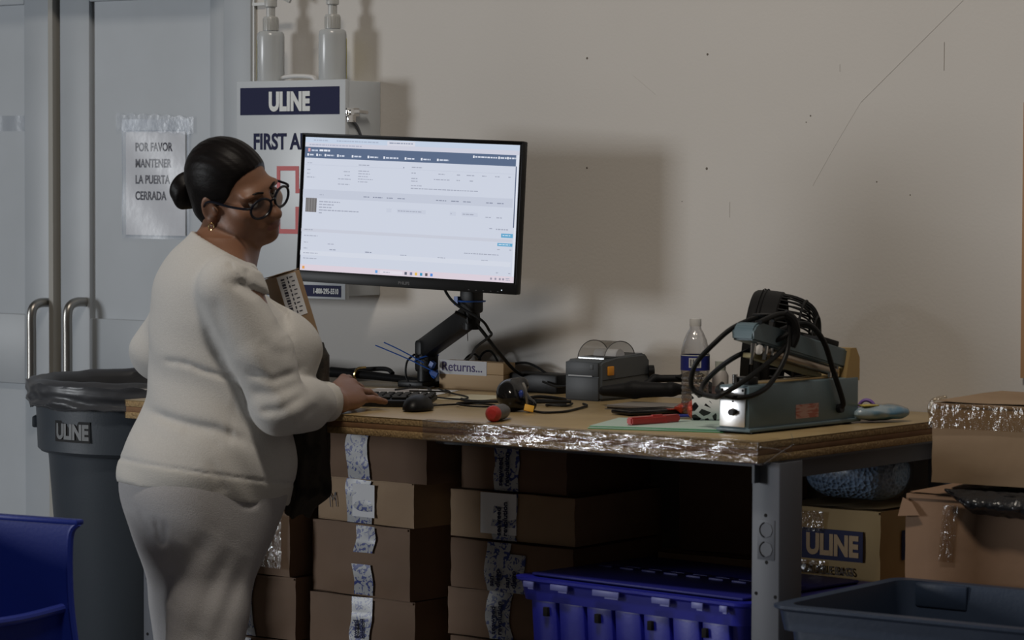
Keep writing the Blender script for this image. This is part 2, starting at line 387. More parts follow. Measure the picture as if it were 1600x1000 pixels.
b = MB(); b.box((-.86,.06,1.05),(2.9,.02,2.1)); struct(b.build('gap_shade', m_dark)); bpy.data.objects['gap_shade'].name = 'gap_shade_sheet'  # near-black sheet behind the leaves, stands for the shade in their gaps
# notice in a sleeve
t = thing('notice', 'Spanish notice sheet in a clear sleeve taped to the white door', 'sign', (-.82,.0125,1.24))
b = MB(); b.box((0,-.0012,.145),(.232,.0008,.29)); b.build('sheet', m_paper, t)
b = MB(); b.grid(lambda u,v: Vector((-.128+.262*u, -.004-.002*math.sin(6*u+9*v), -.01+.335*v)), 12, 12); b.build('plastic_sleeve', m_sleeve, t)
b = MB(); b.tube([(.125,-.005,0),(.127,-.005,.3)],.0016,6); b.tube([(-.125,-.005,.0),(-.126,-.005,.3)],.0012,6); b.tube([(-.125,-.005,.293),(.125,-.005,.293)],.0012,6); b.build('sleeve_seam', m_sleeve, t)
b = MB(); b.grid(lambda u,v: Vector((-.150+.302*u, -.0062, .293+.047*v-.012*u*u+(.003*math.sin(40*u) if v in (0,1) else 0))), 24, 2); b.build('tape_strip', m_film, t)
for i, s in enumerate(('POR FAVOR','MANTENER','LA PUERTA','CERRADA')):
    text(s, .0335, m_ink, t, (-.078,-.0020,.236-.0455*i), bold=.0007, sx=.80)
o = MB(); o.grid(lambda u,v: Vector((-1.46+.12*u, .0135+.001*math.sin(9*u), 1.535+.045*v)), 6, 2); tag(o.build('tape_strip', m_film), 'clear tape strip on the left white door near the picture edge', 'tape')
for o in COL.objects:
    if o.name.startswith('notice'): pass

# ------------------------------------------------------------------ first aid cabinet
t = thing('first_aid_cabinet', 'white metal first aid cabinet hanging on the wall behind the monitor', 'cabinet', (-.365,0,1.087))
cw, chh, cdp = .384, .572, .143
b = MB(); b.box((cw/2,-.065,chh/2+.003),(cw-.004,.13,chh-.012),bev=.003); b.build('body', m_cab, t)
b = MB(); b.box((cw/2,-.1365,chh/2),(cw,.015,chh),bev=.002); dr = b.build('door', m_cab, t)
fy = -.1445
b = MB(); b.box((.189,fy,.518),(.350,.0008,.072)); b.build('banner', m_navy, dr)
text('ULINE', .066, m_white, dr, (.189,fy-.0009,.4945), bold=.0035, align='CENTER', sx=.80)
text('FIRST AID', .058, m_navy, dr, (.168,fy,.392), bold=.0018, align='CENTER', sx=.86)
b = MB(); b.box((.20,fy,.021),(.34,.0008,.030)); b.build('phone_strip', m_navy, dr)
text('1-800-295-5510', .019, m_white, dr, (.362,fy-.0009,.0145), bold=.0006, align='RIGHT', sx=.72)
cx, cz, A, Bq = .184, .258, .083, .033   # red cross outline
pts = [(-Bq,A),(Bq,A),(Bq,Bq*.72),(A,Bq*.72),(A,-Bq*.72),(Bq,-Bq*.72),(Bq,-A),(-Bq,-A),(-Bq,-Bq*.72),(-A,-Bq*.72),(-A,Bq*.72),(-Bq,Bq*.72)]
b = MB()
for i in range(12):
    (x0,z0),(x1,z1) = pts[i], pts[(i+1)%12]; e_x, e_z = (.012,-.012) if abs(x1-x0) > abs(z1-z0) else (.012,.012)
    b.box((cx+(x0+x1)/2, fy-.00005*(i%2), cz+(z0+z1)/2), (abs(x1-x0)+.012, .0008, abs(z1-z0)+.012))
b.build('red_cross', m_red, dr)
b = MB(); b.box((cw+.002,-.118,.487),(.004,.05,.022),bev=.001); b.tube([(cw+.005,-.135,.487),(cw+.012,-.11,.489),(cw+.010,-.07,.487)],.005,8); b.cyl((cw,-.132,.487),(cw+.014,-.132,.487),.008,seg=12)
b.box((cw+.004,-.125,.470),(.006,.03,.018),bev=.001); b.build('latch', m_chrome, t)
b = MB(); b.tube([(cw+.004,-.12,.465),(cw+.003,-.10,.450),(cw+.003,-.085,.425)],.0035,6); b.build('latch_strap', m_leg, t)
b = MB(); b.tube([(.085,-.07,.570),(.10,-.07,.582),(.15,-.07,.586),(.205,-.07,.582),(.218,-.07,.570)],.0085,10,flat=.7); b.build('carry_handle', m_cap, t)
def pump_bottle(x, rz, label):
    t = thing('pump_bottle', label, 'bottle', (x,-.075,1.656), rz, 'pump bottles on the first aid cabinet')
    b = MB(); b.lathe([(0,0),(.034,0),(.0368,.006),(.0368,.122),(.0355,.131),(.031,.136),(.019,.138),(.0185,.145),(0,.145)],28); b.build('bottle_body', m_bottle, t)
    b = MB(); b.lathe([(0,.139),(.0205,.139),(.0205,.172),(.018,.176),(0,.176)],20)
    for k in range(20):
        a = 2*math.pi*k/20; b.box((.0205*math.cos(a),.0205*math.sin(a),.155),(.002,.002,.03),(0,0,a))
    b.build('cap', m_pump, t)
    b = MB(); b.lathe([(0,.17),(.012,.17),(.012,.20),(.017,.203),(.017,.228),(.010,.238),(0,.238)],18); b.tube([(0,0,.226),(-.03,-.0,.228),(-.058,0,.216)],.006,8); b.build('pump_head', m_pump, t)
    b = MB()
    def f(u,v):
        a = -.65+1.3*u; return Vector((.0375*math.cos(a), .0375*math.sin(a), .008+.105*v))
    b.grid(f,12,1); l = b.build('label', m_ylabel, t)
    return t
pump_bottle(-.305, R_(196), 'frosted pump bottle on the cabinet, the one nearer the white doors')
pump_bottle(-.086, R_(62), 'frosted pump bottle with a yellow label, on the cabinet corner above the monitor')
b = MB(); b.box((-.432,-.004,1.80),(.010,.008,.32)); b.box((-.437,-.006,1.872),(.10,.006,.008)); tag(b.build('wall_bracket', m_pump), 'slim pale wall bracket beside the white door frame above the cabinet', 'bracket')

# ------------------------------------------------------------------ work table 72 x 36 inches
TL, TF, TZ, TT = 1.814, -.9226, .87, .0445
t = thing('work_table', 'long packing table with a particleboard top and grey steel legs', 'table', (0,-.005,0))
def layer(name, z0, z1, m, inset=0.):
    b = MB(); b.box((TL/2,(TF)/2,(z0+z1)/2),(TL-2*inset,-TF-2*inset,z1-z0),bev=.0015); return b.build(name, m, t)
tb = layer('tabletop', TZ-.0018, TZ, m_top)
layer('upper_board', TZ-.016, TZ-.0018, m_edge, .0008); layer('core_board', TZ-.029, TZ-.016, m_core, .0018); layer('lower_board', TZ-TT, TZ-.029, m_edge, .0006)
b = MB()
def wrapf(u, v):
    x = .93+(TL+.003-.93)*u; a = v*(TT+.03)
    wob = .0022*nz((x*6,v*3,0),1.6)+.0012*nz((x*30,v*14,2),1.)
    if a < .015: p = Vector((x, TF+.016-a, TZ+.0012+abs(wob)*.4))
    elif a < .015+TT: p = Vector((x, TF-.0025-abs(wob), TZ-(a-.015)))
    else: p = Vector((x, TF+(a-.015-TT)*.8, TZ-TT-.0015-abs(wob)))
    return p
b.grid(wrapf, 160, 26); b.build('tape_wrap', m_wrap, t)
b = MB()
def wrapc(u, v): return Vector((TL+.0022+.0015*abs(nz((u*9,v*7,5),2)), TF+.10*u*(1-.5*abs(v-.5)), TZ+.004-(TT+.008)*v))
b.grid(wrapc, 20, 14); b.build('tape_corner', m_film, t)
b = MB()
def wrapl(u, v): return Vector((-.0022-.0015*abs(nz((u*9,v*7,5),2)), TF+.14*u, TZ+.002-(TT+.004)*v))
b.grid(wrapl, 20, 14); b.build('tape_corner', m_film, t)
for k,(p0,p1) in enumerate((((TL+.004,TF+.004,TZ-.01),(TL+.004,TF+.12,TZ-.035)),((TL+.004,TF+.02,TZ-.045),(TL+.005,TF+.13,TZ-.012)),((TL+.004,TF+.12,TZ+.01),(TL+.006,TF+.115,TZ-.03)))):
    b = MB(); q0, q1 = Vector(p0), Vector(p1); b.tube([q0, (q0+q1)/2+Vector((.004,0,.004)), q1], .0014, 6); b.build('tape_crease', m_film, t)
b = MB(); b.box((TL-.03,TF/2,TZ-TT-.022),(.006,-TF-.06,.044)); b.box((TL-.018,TF/2,TZ-TT-.002),(.03,-TF-.04,.004)); b.build('apron', m_leg, t)
b = MB(); b.box((TL/2,TF+.30,TZ-TT-.02),(TL-.1,.004,.04)); b.build('apron', m_leg, t)
def leg(x, y, front):
    b = MB(); z1 = TZ-TT-.001
    b.box((x,y,z1/2),(.066,.003,z1),bev=.001); b.box((x+.0325,y+.042,z1/2),(.003,.084,z1),bev=.001); b.box((x-.0325,y+.02,z1/2),(.003,.04,z1)); 
    lg = b.build('leg', m_leg, t)
    if front:
        b = MB(); b.box((x+.002,y-.0022,.665),(.042,.0015,.082),bev=.0005); b.build('knockout_plate', m_leg, lg)
        for dz in (.685,.645):
            b = MB(); b.lathe([(.0155,0),(.0155,.0012),(.0,.0012)],8,Matrix.Translation((x+.003,y-.003,dz)) @ Matrix.Rotation(R_(90),4,'X')); b.build('knockout', m_leg, lg)
            b = MB()
            b.tube([(x+.003+.0155*math.cos(a),y-.0035,dz+.0155*math.sin(a)) for a in np.linspace(1.9,4.4,10)],.0018,6,raw=True); b.build('knockout_slot', m_dark, lg)
        for dx, dz in ((.0,.715),(.003,.618),(-.022,.552),(.025,.548),(-.022,.435),(.026,.43),(-.02,.3),(.026,.3)):
            b = MB(); b.cyl((x+dx,y-.0005,dz),(x+dx,y-.0022,dz),.0038,seg=10); b.build('bolt_hole', m_dark, lg)
    return lg
leg(TL-.012, TF+.052, True); leg(.045, TF+.052, True); leg(TL-.02, -.14, False); leg(.045, -.14, False)
b = MB(); b.box((TL/2,-.10,.30),(TL-.08,.003,.06)); b.build('stretcher', m_leg, t)

# ------------------------------------------------------------------ monitor on its arm
t = thing('monitor', 'black widescreen computer monitor showing a pale web page', 'monitor', (.406,-.355,1.319))
xd = Vector((.981,.189,0)).normalized(); nd = Vector((xd.y,-xd.x,0)); Rm = Matrix((xd, -nd, Vector((0,0,1)))).transposed().to_4x4()
t.matrix_world = Matrix.Translation((.406,-.355,1.3195)) @ Rm @ Matrix.Rotation(R_(2.05),4,'Y') @ Matrix.Rotation(R_(-1.5),4,'X')
MW, MH = .622, .371
b = MB(); b.box((0,.012,0),(MW,.022,MH),bev=.004); b.box((0,.03,-.02),(.36,.03,.22),bev=.012); b.build('housing', m_black, t)
b = MB(); zt, zb, xs = MH/2-.0035, -MH/2+.025, MW/2-.0035
for c,d in (((0,-.0005,(zt+MH/2)/2),(MW,.004,.004)),((0,-.0005,(zb-MH/2)/2),(MW,.005,.0255)),((-MW/2+.002,-.0005,0),(.004,.004,MH)),((MW/2-.002,-.0005,0),(.004,.004,MH))): b.box(c,d,bev=.0008)
b.build('bezel', m_black, t)
# screen picture: flat print that gives off light
def screen():
    x0, x1, z0, z1 = -MW/2+.010, MW/2-.010, zb+.003, zt-.006
    bm = bmesh.new(); lay = bm.loops.layers.float_color.new('ui'); dep = [0]
    def rect(a, c, p, q, col, lift=None):   # a,c across 0..1, p,q down 0..1
        y = -.0006-(.00002*dep[0] if lift is None else lift); dep[0] += .25
        f = bm.faces.new([bm.verts.new((x0+(x1-x0)*i, y, z1-(z1-z0)*j)) for i,j in ((a,q),(c,q),(c,p),(a,p))])
        for l in f.loops: l[lay] = (*sp(*col),1)
    rect(0,1,0,1,(206,212,226)); rect(0,1,0,.04,(196,209,228)); rect(.39,.52,.008,.04,(214,216,228)); rect(0,1,.04,.073,(206,208,222))
    rect(0,.985,.073,.155,(92,108,136)); rect(0,1,.955,1,(219,208,219))
    rnd = random.Random(7)
    def words(a, p, w, h, col, seed=0):
        x = a
        while x < a+w:
            l = rnd.uniform(.006,.02); rect(x, min(x+l,a+w), p, p+h, col); x += l+.003
    G = (165,170,186); D = (138,144,164)
    words(.04,.017,.07,.009,(170,180,200)); words(.15,.017,.2,.009,(170,180,200)); words(.40,.017,.11,.009,(150,158,178)); words(.02,.051,.25,.009,(176,180,198))
    rect(.015,.026,.083,.108,(214,160,165)); words(.032,.092,.03,.012,(190,200,220)); words(.07,.089,.05,.014,(226,230,240))
    for a,w in ((.012,.03),(.055,.025),(.095,.045),(.155,.035),(.225,.045),(.30,.05),(.375,.07),(.475,.045),(.55,.045),(.625,.055)): rect(a,a+.008,.122,.14,(226,230,240)); words(a+.012,.126,w-.012,.011,(206,213,228))
    for a,w in ((.80,.10),(.915,.03),(.955,.03)): rect(a-.01,a-.003,.088,.106,(228,231,240)); words(a,.092,w,.011,(214,219,232))
    words(.015,.19,.025,.006,G); words(.26,.19,.05,.007,G); words(.51,.19,.05,.007,G); rect(.0,.47,.205,.207,(190,196,212)); rect(.5,.98,.21,.212,(190,196,212)); rect(.47,.475,.195,.203,D)
    for p,w,a2,w2 in ((.24,.015,.19,.03),(.268,.015,.195,.025),(.296,.04,.165,.06),(.335,0,.165,.055)):
        if w: words(.015,p,w,.006,G)
        words(a2,p+.004,w2,.006,G)
    for k,w in enumerate((.05,.055,.045,.07,.045)): words(.26,.235+.02*k,w,.006,G)
    for a,w in ((.51,.02),(.635,.03),(.72,.015),(.765,.035),(.835,.02),(.895,.02),(.955,.012)): words(a,.232,w,.007,G)
    for a,w in ((.51,.03),(.615,.075),(.72,.015),(.78,.015)): words(a,.272,w,.007,G)
    words(.51,.292,.03,.006,G); words(.51,.325,.05,.006,G); words(.51,.345,.31,.007,G)
    rect(0,.98,.39,.455,(196,202,217)); words(.08,.425,.02,.006,G)
    rect(.015,.068,.455,.56,(118,113,116))
    for k in range(16): rect(.016+.0032*k,.018+.0032*k,.458,.556,(96+ (k*37)%50,)*3)
    for k,w in enumerate((.10,.07,.06,.19,.015)): words(.08,.475+.021*k,w,.008,G)
    for a,w in ((.29,.03),(.335,.045),(.40,.03),(.45,.035),(.63,.05),(.70,.035),(.755,.035),(.86,.03),(.91,.03)): words(a,.425,w,.007,D)
    for a,w in ((.405,.02),(.455,.13),(.70,.025),(.755,.07)): rect(a-.004,a+w,.505,.535,(200,206,221)); words(a,.516,w-.02,.007,G)
    words(.86,.53,.025,.007,G); words(.91,.53,.025,.007,G); words(.88,.61,.015,.008,G); words(.91,.613,.055,.008,G)
    rect(.935,.988,.645,.675,(104,168,205)); rect(.92,.988,.715,.738,(104,168,205)); words(.942,.656,.035,.006,(205,225,240)); words(.926,.723,.05,.006,(205,225,240))
    rect(0,.985,.685,.708,(200,204,217)); words(.015,.69,.04,.006,G); words(.015,.735,.065,.006,G); words(.92,.76,.012,.006,G); words(.975,.76,.01,.006,G)
    words(.015,.785,.02,.006,G); words(.13,.79,.03,.006,G); words(.015,.83,.02,.006,G); words(.14,.832,.03,.006,D); words(.31,.835,.03,.006,D); words(.475,.842,.03,.006,G); words(.65,.845,.035,.006,G); words(.77,.80,.16,.007,G); words(.85,.845,.03,.006,G)
    rect(0,.985,.85,.885,(212,217,229)); words(.015,.865,.07,.006,G); words(.015,.905,.065,.006,G); words(.92,.93,.012,.006,G); words(.975,.93,.01,.006,G)
    for a,c in ((.013,(224,160,90)),(.362,(110,165,220)),(.50,(90,95,110)),(.525,(120,125,160)),(.548,(225,185,90)),(.572,(60,150,190)),(.596,(90,85,90)),(.62,(90,140,215))): rect(a,a+.011,.967,.988,c)
    rect(.385,.49,.965,.99,(226,220,230)); words(.40,.975,.03,.006,G)
    for a in (.895,.915,.935,.95): rect(a,a+.008,.97,.985,(150,148,165))
    words(.965,.968,.02,.005,G); words(.965,.98,.02,.005,G)
    rect(.987,.992,.155,.60,(96,106,130)); rect(.992,1,.073,.955,(222,226,236))
    me = bpy.data.meshes.new('screen'); bm.to_mesh(me); bm.free()
    m, N, L, P = nm('lit_screen'); N.remove(P); e = N.new('ShaderNodeEmission'); at = N.new('ShaderNodeAttribute'); at.attribute_name = 'ui'
    L.new(at.outputs['Color'], e.inputs[0]); L.new(e.outputs[0], N['Material Output'].inputs[0]); e.inputs[1].default_value = .98
    return link('screen', me, m, t, 0)
screen()
text('PHILIPS', .010, m_greyp, t, (0,-.0036,-MH/2+.008), align='CENTER', bold=.0003)
b = MB(); b.box((MW/2-.04,-.0033,-MH/2+.009),(.0025,.001,.0025)); b.build('power_light', emit('power_light',(.7,.8,.9),1.), t)
b = MB()
for k in range(5): b.box((MW/2-.05-.02*k,-.0033,-MH/2+.005),(.004,.0006,.001))
b.build('button_mark', m_greyp, t)

a0 = Vector((.272,-.118,.87)); a1 = a0+Vector((0,0,.100)); a2 = Vector((.520,-.245,1.066)); mc = Vector((.440,-.318,1.21))
t = thing('monitor_stand', 'black jointed monitor stand rising from the table under the monitor', 'monitor stand', a0)
b = MB(); b.box((-.02,0,.008),(.085,.085,.016),bev=.004); b.box((-.02,.055,.004),(.10,.05,.008),bev=.002); b.build('base_plate', m_black, t)
b = MB(); b.cyl((0,0,.014),(0,0,.075),.024,seg=24); b.cyl((0,0,.075),(0,0,.082),.027,seg=24); b.build('post', m_black, t)
dv = (a2-a1); L0 = dv.length
b = MB(); q = dv.to_track_quat('X','Z').to_matrix()
b.box((a1-a0)+dv*.5, (L0+.03,.042,.056), q, bev=.012); b.box(a1-a0-Vector((0,0,.02)),(.050,.046,.085),bev=.010); b.build('lower_arm', m_black, t)
b = MB(); b.cyl(a2-a0+Vector((0,0,-.035)), a2-a0+Vector((0,0,.12)), .021, seg=20); b.box(a2-a0+Vector((.0,0,.05)),(.046,.044,.09),bev=.008)
b.tube([a2-a0+Vector((0,0,.10)), a2-a0+Vector((-.03,-.02,.135)), mc-a0+Vector((.02,.03,0))],.02,10); b.build('upper_joint', m_black, t)
b = MB(); b.box(mc-a0+Vector((.0,.0,.04)),(.11,.012,.12),(0,0,.19),bev=.003); b.build('vesa_plate', m_black, t)

# ------------------------------------------------------------------ cables and ties at the arm
def cable(pts, r, label, m=None, seg=8, flat=1., cat='cable', name='cable'):
    b = MB(); b.tube(pts, r, seg, n=8, flat=flat); return tag(b.build(name, m or m_cable), label, cat)
cable([(.455,-.29,1.16),(.475,-.285,1.118),(.51,-.285,1.09),(.575,-.275,1.057),(.580,-.25,1.03),(.584,-.25,1.018),(.500,-.20,.985),(.40,-.10,.95),(.318,-.035,.93),(.29,-.035,.90)], .0035, 'thin black cable looping out from under the monitor to the wall side of the arm')
cable([(.50,-.285,1.075),(.535,-.25,1.047),(.575,-.22,.986),(.57,-.14,.93),(.56,-.06,.90),(.56,-.03,.88)], .0045, 'thick black cable running straight down from the arm joint behind the wooden block')
for k,(dx,h,w) in enumerate(((.02,.035,.07),(.07,.045,.07),(.14,.02,.16))):
    cable([(.31+dx,-.05,.876),(.32+dx,-.05,.90+h),(.32+dx+w*.5,-.048,.92+h),(.32+dx+w,-.045,.895+h*.5),(.34+dx+w,-.04,.876)], .003,
          ('low black cable loop close beside the arm post','taller black cable arch behind the wooden block','long flat black cable arch behind the wooden block end')[k])
cable([(.255,-.160,.875),(.230,-.15,.90),(.232,-.148,.935),(.262,-.155,.955)], .0028, 'small black cable loop round the foot of the arm post')
t = thing('zip_tie', 'blue zip tie round the arm foot with two long loose tails', 'zip tie', a0+Vector((0,0,.075)))
b = MB(); b.tube([(.030*math.cos(a),.030*math.sin(a),.01*math.cos(a)) for a in np.linspace(0,2*math.pi,16)[:-1]],.0022,6,closed=True,raw=True); b.box((.035,-.02,-.015),(.012,.012,.016),(0,.5,0)); b.build('loop', m_zip, t)
b = MB(); b.tube([(.02,-.035,-.01),(-.05,-.045,.02),(-.10,-.05,.038)],.0016,6); b.build('tail', m_zip, t)
b = MB(); b.tube([(.05,-.035,-.03),(-.03,-.045,.0),(-.125,-.055,.03)],.0016,6); b.build('tail', m_zip, t)
t = thing('zip_tie', 'blue zip tie round the arm joint just below the monitor', 'zip tie', a2+Vector((0,0,.035)))
b = MB(); b.tube([(.034*math.cos(a),.034*math.sin(a),0) for a in np.linspace(0,2*math.pi,16)[:-1]],.0022,6,closed=True,raw=True); b.build('loop', m_zip, t)
b = MB(); b.box((-.036,-.012,0),(.012,.012,.022)); b.build('clasp', m_zip, t)
for k,(x,y,l) in enumerate(((.300,-.125,'blue cable tie knot on the cables between the arm and the block'),(.395,-.045,'blue cable tie on the arched cables above the wooden block'))):
    t = thing('zip_tie', l, 'zip tie', (x,y,.905+.018*k)); b = MB(); b.tube([(.012*math.cos(a),.008*math.sin(a),.009*math.sin(2*a)) for a in np.linspace(0,2*math.pi,16)[:-1]],.003,6,closed=True,raw=True); b.build('loop', m_zip, t)
    b = MB(); b.box((.008,-.006,.002),(.02,.008,.012),(0,.4,.2)); b.build('clasp', m_zip, t)

# ------------------------------------------------------------------ wooden Returns block, papers, keyboard, mouse
t = thing('wooden_block', 'two stacked pine blocks labelled Returns standing on the table', 'block', (.405,-.088,.87), R_(1))
b = MB(); b.box((.008,0,.020),(.205,.05,.040),bev=.001); b.build('lower_block', m_pine, t)
b = MB(); b.box((.008,0,.0555),(.205,.05,.030),bev=.001); b.build('upper_block', m_pine, t)
b = MB(); b.box((-.017,-.0255,.0545),(.150,.0008,.036)); b.build('label', m_paper, t)
text('Returns...', .034, mat('marker_ink',(.05,.03,.16),.6), t, (-.086,-.0262,.045), bold=.0002, sx=1.0)
t = thing('power_adapter', 'black plastic power brick lying behind the wooden block', 'power adapter', (.60,-.060,.87), R_(-4))
b = MB(); b.box((0,0,.024),(.16,.075,.048),bev=.006); b.build('case', m_black, t); b = MB(); b.tube([(.08,0,.02),(.12,.0,.012),(.16,-.01,.005)],.004,8); b.build('cord', m_cable, t)
o = MB(); o.box((.36,-.33,.8706),(.22,.28,.001),(0,0,.35)); tag(o.build('paper_sheet', m_paper), 'white paper sheets lying behind the keyboard', 'paper')
o = MB(); o.box((.30,-.36,.8722),(.20,.20,.001),(0,0,.55)); tag(o.build('paper_sheet', mat('grey_print_paper',(.33,.31,.31),.7,c2=(.52,.50,.50),scale=8,stretch=(1,5,1))), 'grey printed sheet lying on the white sheets behind the keyboard', 'paper')
o = MB(); o.box((.60,-.33,.8706),(.12,.17,.001),(0,0,.15)); tag(o.build('paper_sheet', m_paper2), 'cream paper slip lying in front of the wooden block', 'paper')
t = thing('folded_strap', 'rolled black strap with a gold clip lying by the arm base', 'strap', (.06,-.135,.87), R_(10))
b = MB(); b.tube([(-.10,0,.028),(-.02,.0,.026),(.08,.0,.020),(.2,0,.012)], lambda u: .018*(1-.45*u)*(min(1,u*8+.35)), 12, flat=.8); b.tube([(-.06,.02,.03),(.06,.02,.04),(.10,.0,.03)],.006,8); b.build('strap', m_blackm, t)
b = MB(); b.tube([(-.005,-.012,.008),(-.003,-.019,.024),(.003,-.014,.040),(.02,.0,.043)],.0035,8); b.build('clip', m_gold, t)

kdir = R_(30)
t = thing('keyboard', 'flat black computer keyboard under the hand', 'keyboard', (.520,-.690,.8745), kdir)
KL, KD = .38, .135
b = MB(); b.box((0,0,.008),(KL,KD,.014),(R_(2.5),0,0),bev=.004); b.build('case', m_black, t)
key = None
for r_ in range(5):
    nK = 19 if r_ < 4 else 9; x = -KL/2+.010
    for c in range(nK):
        wk = .0166 if r_ < 4 else (.0166 if c != 3 else .10)
        if r_ == 4: wk = (.02,.02,.02,.10,.02,.02,.02,.035,.035)[c]
        b = MB(); b.box((0,0,0),(wk,.0160,.006),bev=.0018,seg=1); yy = .046-.0222*r_
        o = b.build('key', m_gloss if False else m_black, t); o.location = (x+wk/2, yy, .0185+yy*.045); o.rotation_euler = (R_(2.5),0,0); x += wk+.0030
t = thing('computer_mouse', 'black computer mouse lying at the table front', 'mouse', (.755,-.735,.8705), R_(112))
s = SDF(); s.ell((0,0,.004),(.058,.033,.034),.006); sh = lambda P,c,h: np.maximum(s.ev(P,c,h), .0025-P[:,2])
V,Q = surf(sh,(-.07,-.05,-.01),(.07,.05,.05),.0022); link('shell', mesh_np('shell',V,Q), m_black, t, 40)
b = MB(); b.cyl((.03,-.004,.030),(.03,.004,.030),.007,seg=14); b.build('scroll_wheel', m_greyp, t)
cable([(.745,-.69,.876),(.72,-.60,.874),(.76,-.52,.874),(.82,-.53,.874),(.83,-.58,.874),(.78,-.60,.876),(.74,-.56,.878),(.80,-.44,.876),(.83,-.33,.874)], .0022, 'thin black mouse cord looping beside the mouse')
cable([(.42,-.42,.886),(.46,-.36,.892),(.42,-.28,.878),(.36,-.22,.876),(.33,-.16,.876)], .0022, 'thin black keyboard cord rising over the paper toward the arm')
cable([(.50,-.46,.889),(.53,-.38,.885),(.48,-.28,.876),(.42,-.225,.876)], .0020, 'second thin black cord crossing the keyboard edge')
cable([(.40,-.225,.877),(.48,-.28,.874),(.60,-.36,.874),(.63,-.42,.873),(.57,-.43,.8745),(.50,-.40,.8765)], .0020, 'thin black cord lying over the cream paper slip')

# ------------------------------------------------------------------ barcode scanner
t = thing('barcode_scanner', 'glossy black handheld barcode scanner resting on the table', 'scanner', (.935,-.60,.87), YAW)
s = SDF(); s.ell((-.012,0,.034),(.030,.05,.034),.02); s.cone((-.014,.0,.046),(.012,.02,.060),.026,.018,.02); s.cone((.012,-.01,.026),(.034,-.02,.016),.020,.014,.02)
sh = lambda P,c,h: np.maximum(s.ev(P,c,h), .001-P[:,2])
V,Q = surf(sh,(-.07,-.07,-.01),(.07,.07,.10),.0025); link('shell', mesh_np('shell',V,Q), m_gloss, t, 0)
b = MB(); b.tube([(.016,-.036,.068),(.021,-.040,.055),(.024,-.042,.036),(.0265,-.040,.014)], .004, 8, flat=.6); b.build('silver_edge', m_steel, t)
b = MB(); b.ball((.012,-.036,.042),(.006,.006,.010),12); b.build('aiming_window', mat('blue_glass',(.03,.06,.30),.15), t)
b = MB(); b.box((.030,-.055,.011),(.022,.004,.016),(R_(-30),R_(12),0),bev=.0005); b.build('tag', m_yellow, t)
b = MB(); b.cyl((.024,-.046,.006),(.027,-.054,.010),.003,seg=8); b.build('tag_tie', m_cap, t)
cable([(.975,-.61,.876),(1.03,-.62,.873),(1.05,-.57,.873),(1.03,-.50,.873),(.99,-.40,.874),(.95,-.36,.874)], .0028, 'black scanner cord curving across the table toward the printer')
cable([(.84,-.50,.876),(.86,-.43,.89),(.89,-.37,.884),(.86,-.32,.876),(.80,-.36,.875),(.83,-.43,.876),(.90,-.40,.879),(.93,-.38,.879)], .0040, 'thick coiled black cord between scanner and printer')
cable([(.93,-.40,.874),(.905,-.44,.874),(.925,-.455,.875),(.955,-.43,.874),(.94,-.39,.876)], .0030, 'small black cord loop in front of the printer')
cable([(.64,-.11,.90),(.70,-.13,.892),(.76,-.14,.90),(.79,-.14,.905)], .0030, 'black cord hanging from the power brick to the printer side')
cable([(.63,-.42,.8735),(.70,-.46,.8735),(.78,-.42,.8765),(.84,-.47,.8785)], .0036, 'black cord bundle running from mouse cord to the scanner')

# ------------------------------------------------------------------ box cutter (grey, red end)
t = thing('stubby_tool', 'stubby dark grey tool with a red end lying near the table edge', 'tool', (1.072,-.835,.8885), R_(112))
mx = Matrix.Rotation(R_(90),4,'Y')
b = MB(); b.lathe([(0,-.05),(.013,-.045),(.0155,-.035),(.0145,-.022),(.0155,-.012),(.015,.02),(.011,.038),(.006,.045),(.006,.055),(.003,.062),(0,.062)],16,mx); b.build('grip', m_greyp, t)
b = MB(); b.lathe([(0,-.0565),(.009,-.055),(.0145,-.049),(.0162,-.043),(.0157,-.040),(0,-.040)],16,mx); b.build('end_cap', m_redp, t)

t.scale = (1.15,1.15,1.15)

# ------------------------------------------------------------------ label printer
t = thing('label_printer', 'dark grey desktop label printer with a clear domed window', 'printer', (.853,-.130,.87), R_(-1))
w, d0, h = .110, .200, .098
poly = [(-d0/2,0),(-d0/2,h-.008),(-d0/2+.008,h),(-d0/2+.06,h+.002),(d0/2-.02,h+.012),(d0/2,h-.004),(d0/2+.002,.0)]
mm = Matrix(((0,0,1,-w/2),(1,0,0,0),(0,1,0,0),(0,0,0,1)))
b = MB(); b.prism(poly, w, mm); bmesh.ops.bevel(b.bm, geom=[e for e in b.bm.edges], offset=.006, segments=3, affect='EDGES'); b.build('body', m_printer, t)
b = MB(); b.box((0,-d0/2-.0015,.076),(w*.90,.004,.034),bev=.0015); b.box((0,-d0/2-.001,.029),(w*.90,.003,.055),bev=.0012); b.build('front_cover', m_printer2, t)
b = MB(); b.box((-.004,-d0/2-.004,.060),(w*.66,.002,.0028)); b.build('label_slot', mat('slot_grey',(.25,.26,.27),.4), t)
b = MB(); b.box((.03,-d0/2-.004,.082),(.010,.002,.012),bev=.001); b.build('feed_button', m_printer, t)
b = MB(); b.box((w/2+.0015,-.062,.072),(.005,.023,.022),bev=.002); b.build('latch', m_orange, t)
b = MB(); b.box((w/2+.0002,.0,.054),(.0012,d0*.92,.0016),(R_(2.5),0,0)); b.build('seam_line', m_dark, t)
b = MB()
def dome(u,v): a = math.pi*u; return Vector((-.040+.080*v, -.005-.062*math.cos(a), h+.001+.042*math.sin(a)))
b.grid(dome, 24, 3); b.build('window', m_smoke, t)
for x in (-.040,.040):
    b = MB(); b.tube([dome(i/16, 0 if x < 0 else 1) for i in range(17)], .0012, 6, raw=True); b.build('window_rim', m_greyp, t)
b = MB(); b.box((0,-.002,h+.003),(.082,.12,.006),bev=.002); b.build('well', m_printer2, t)
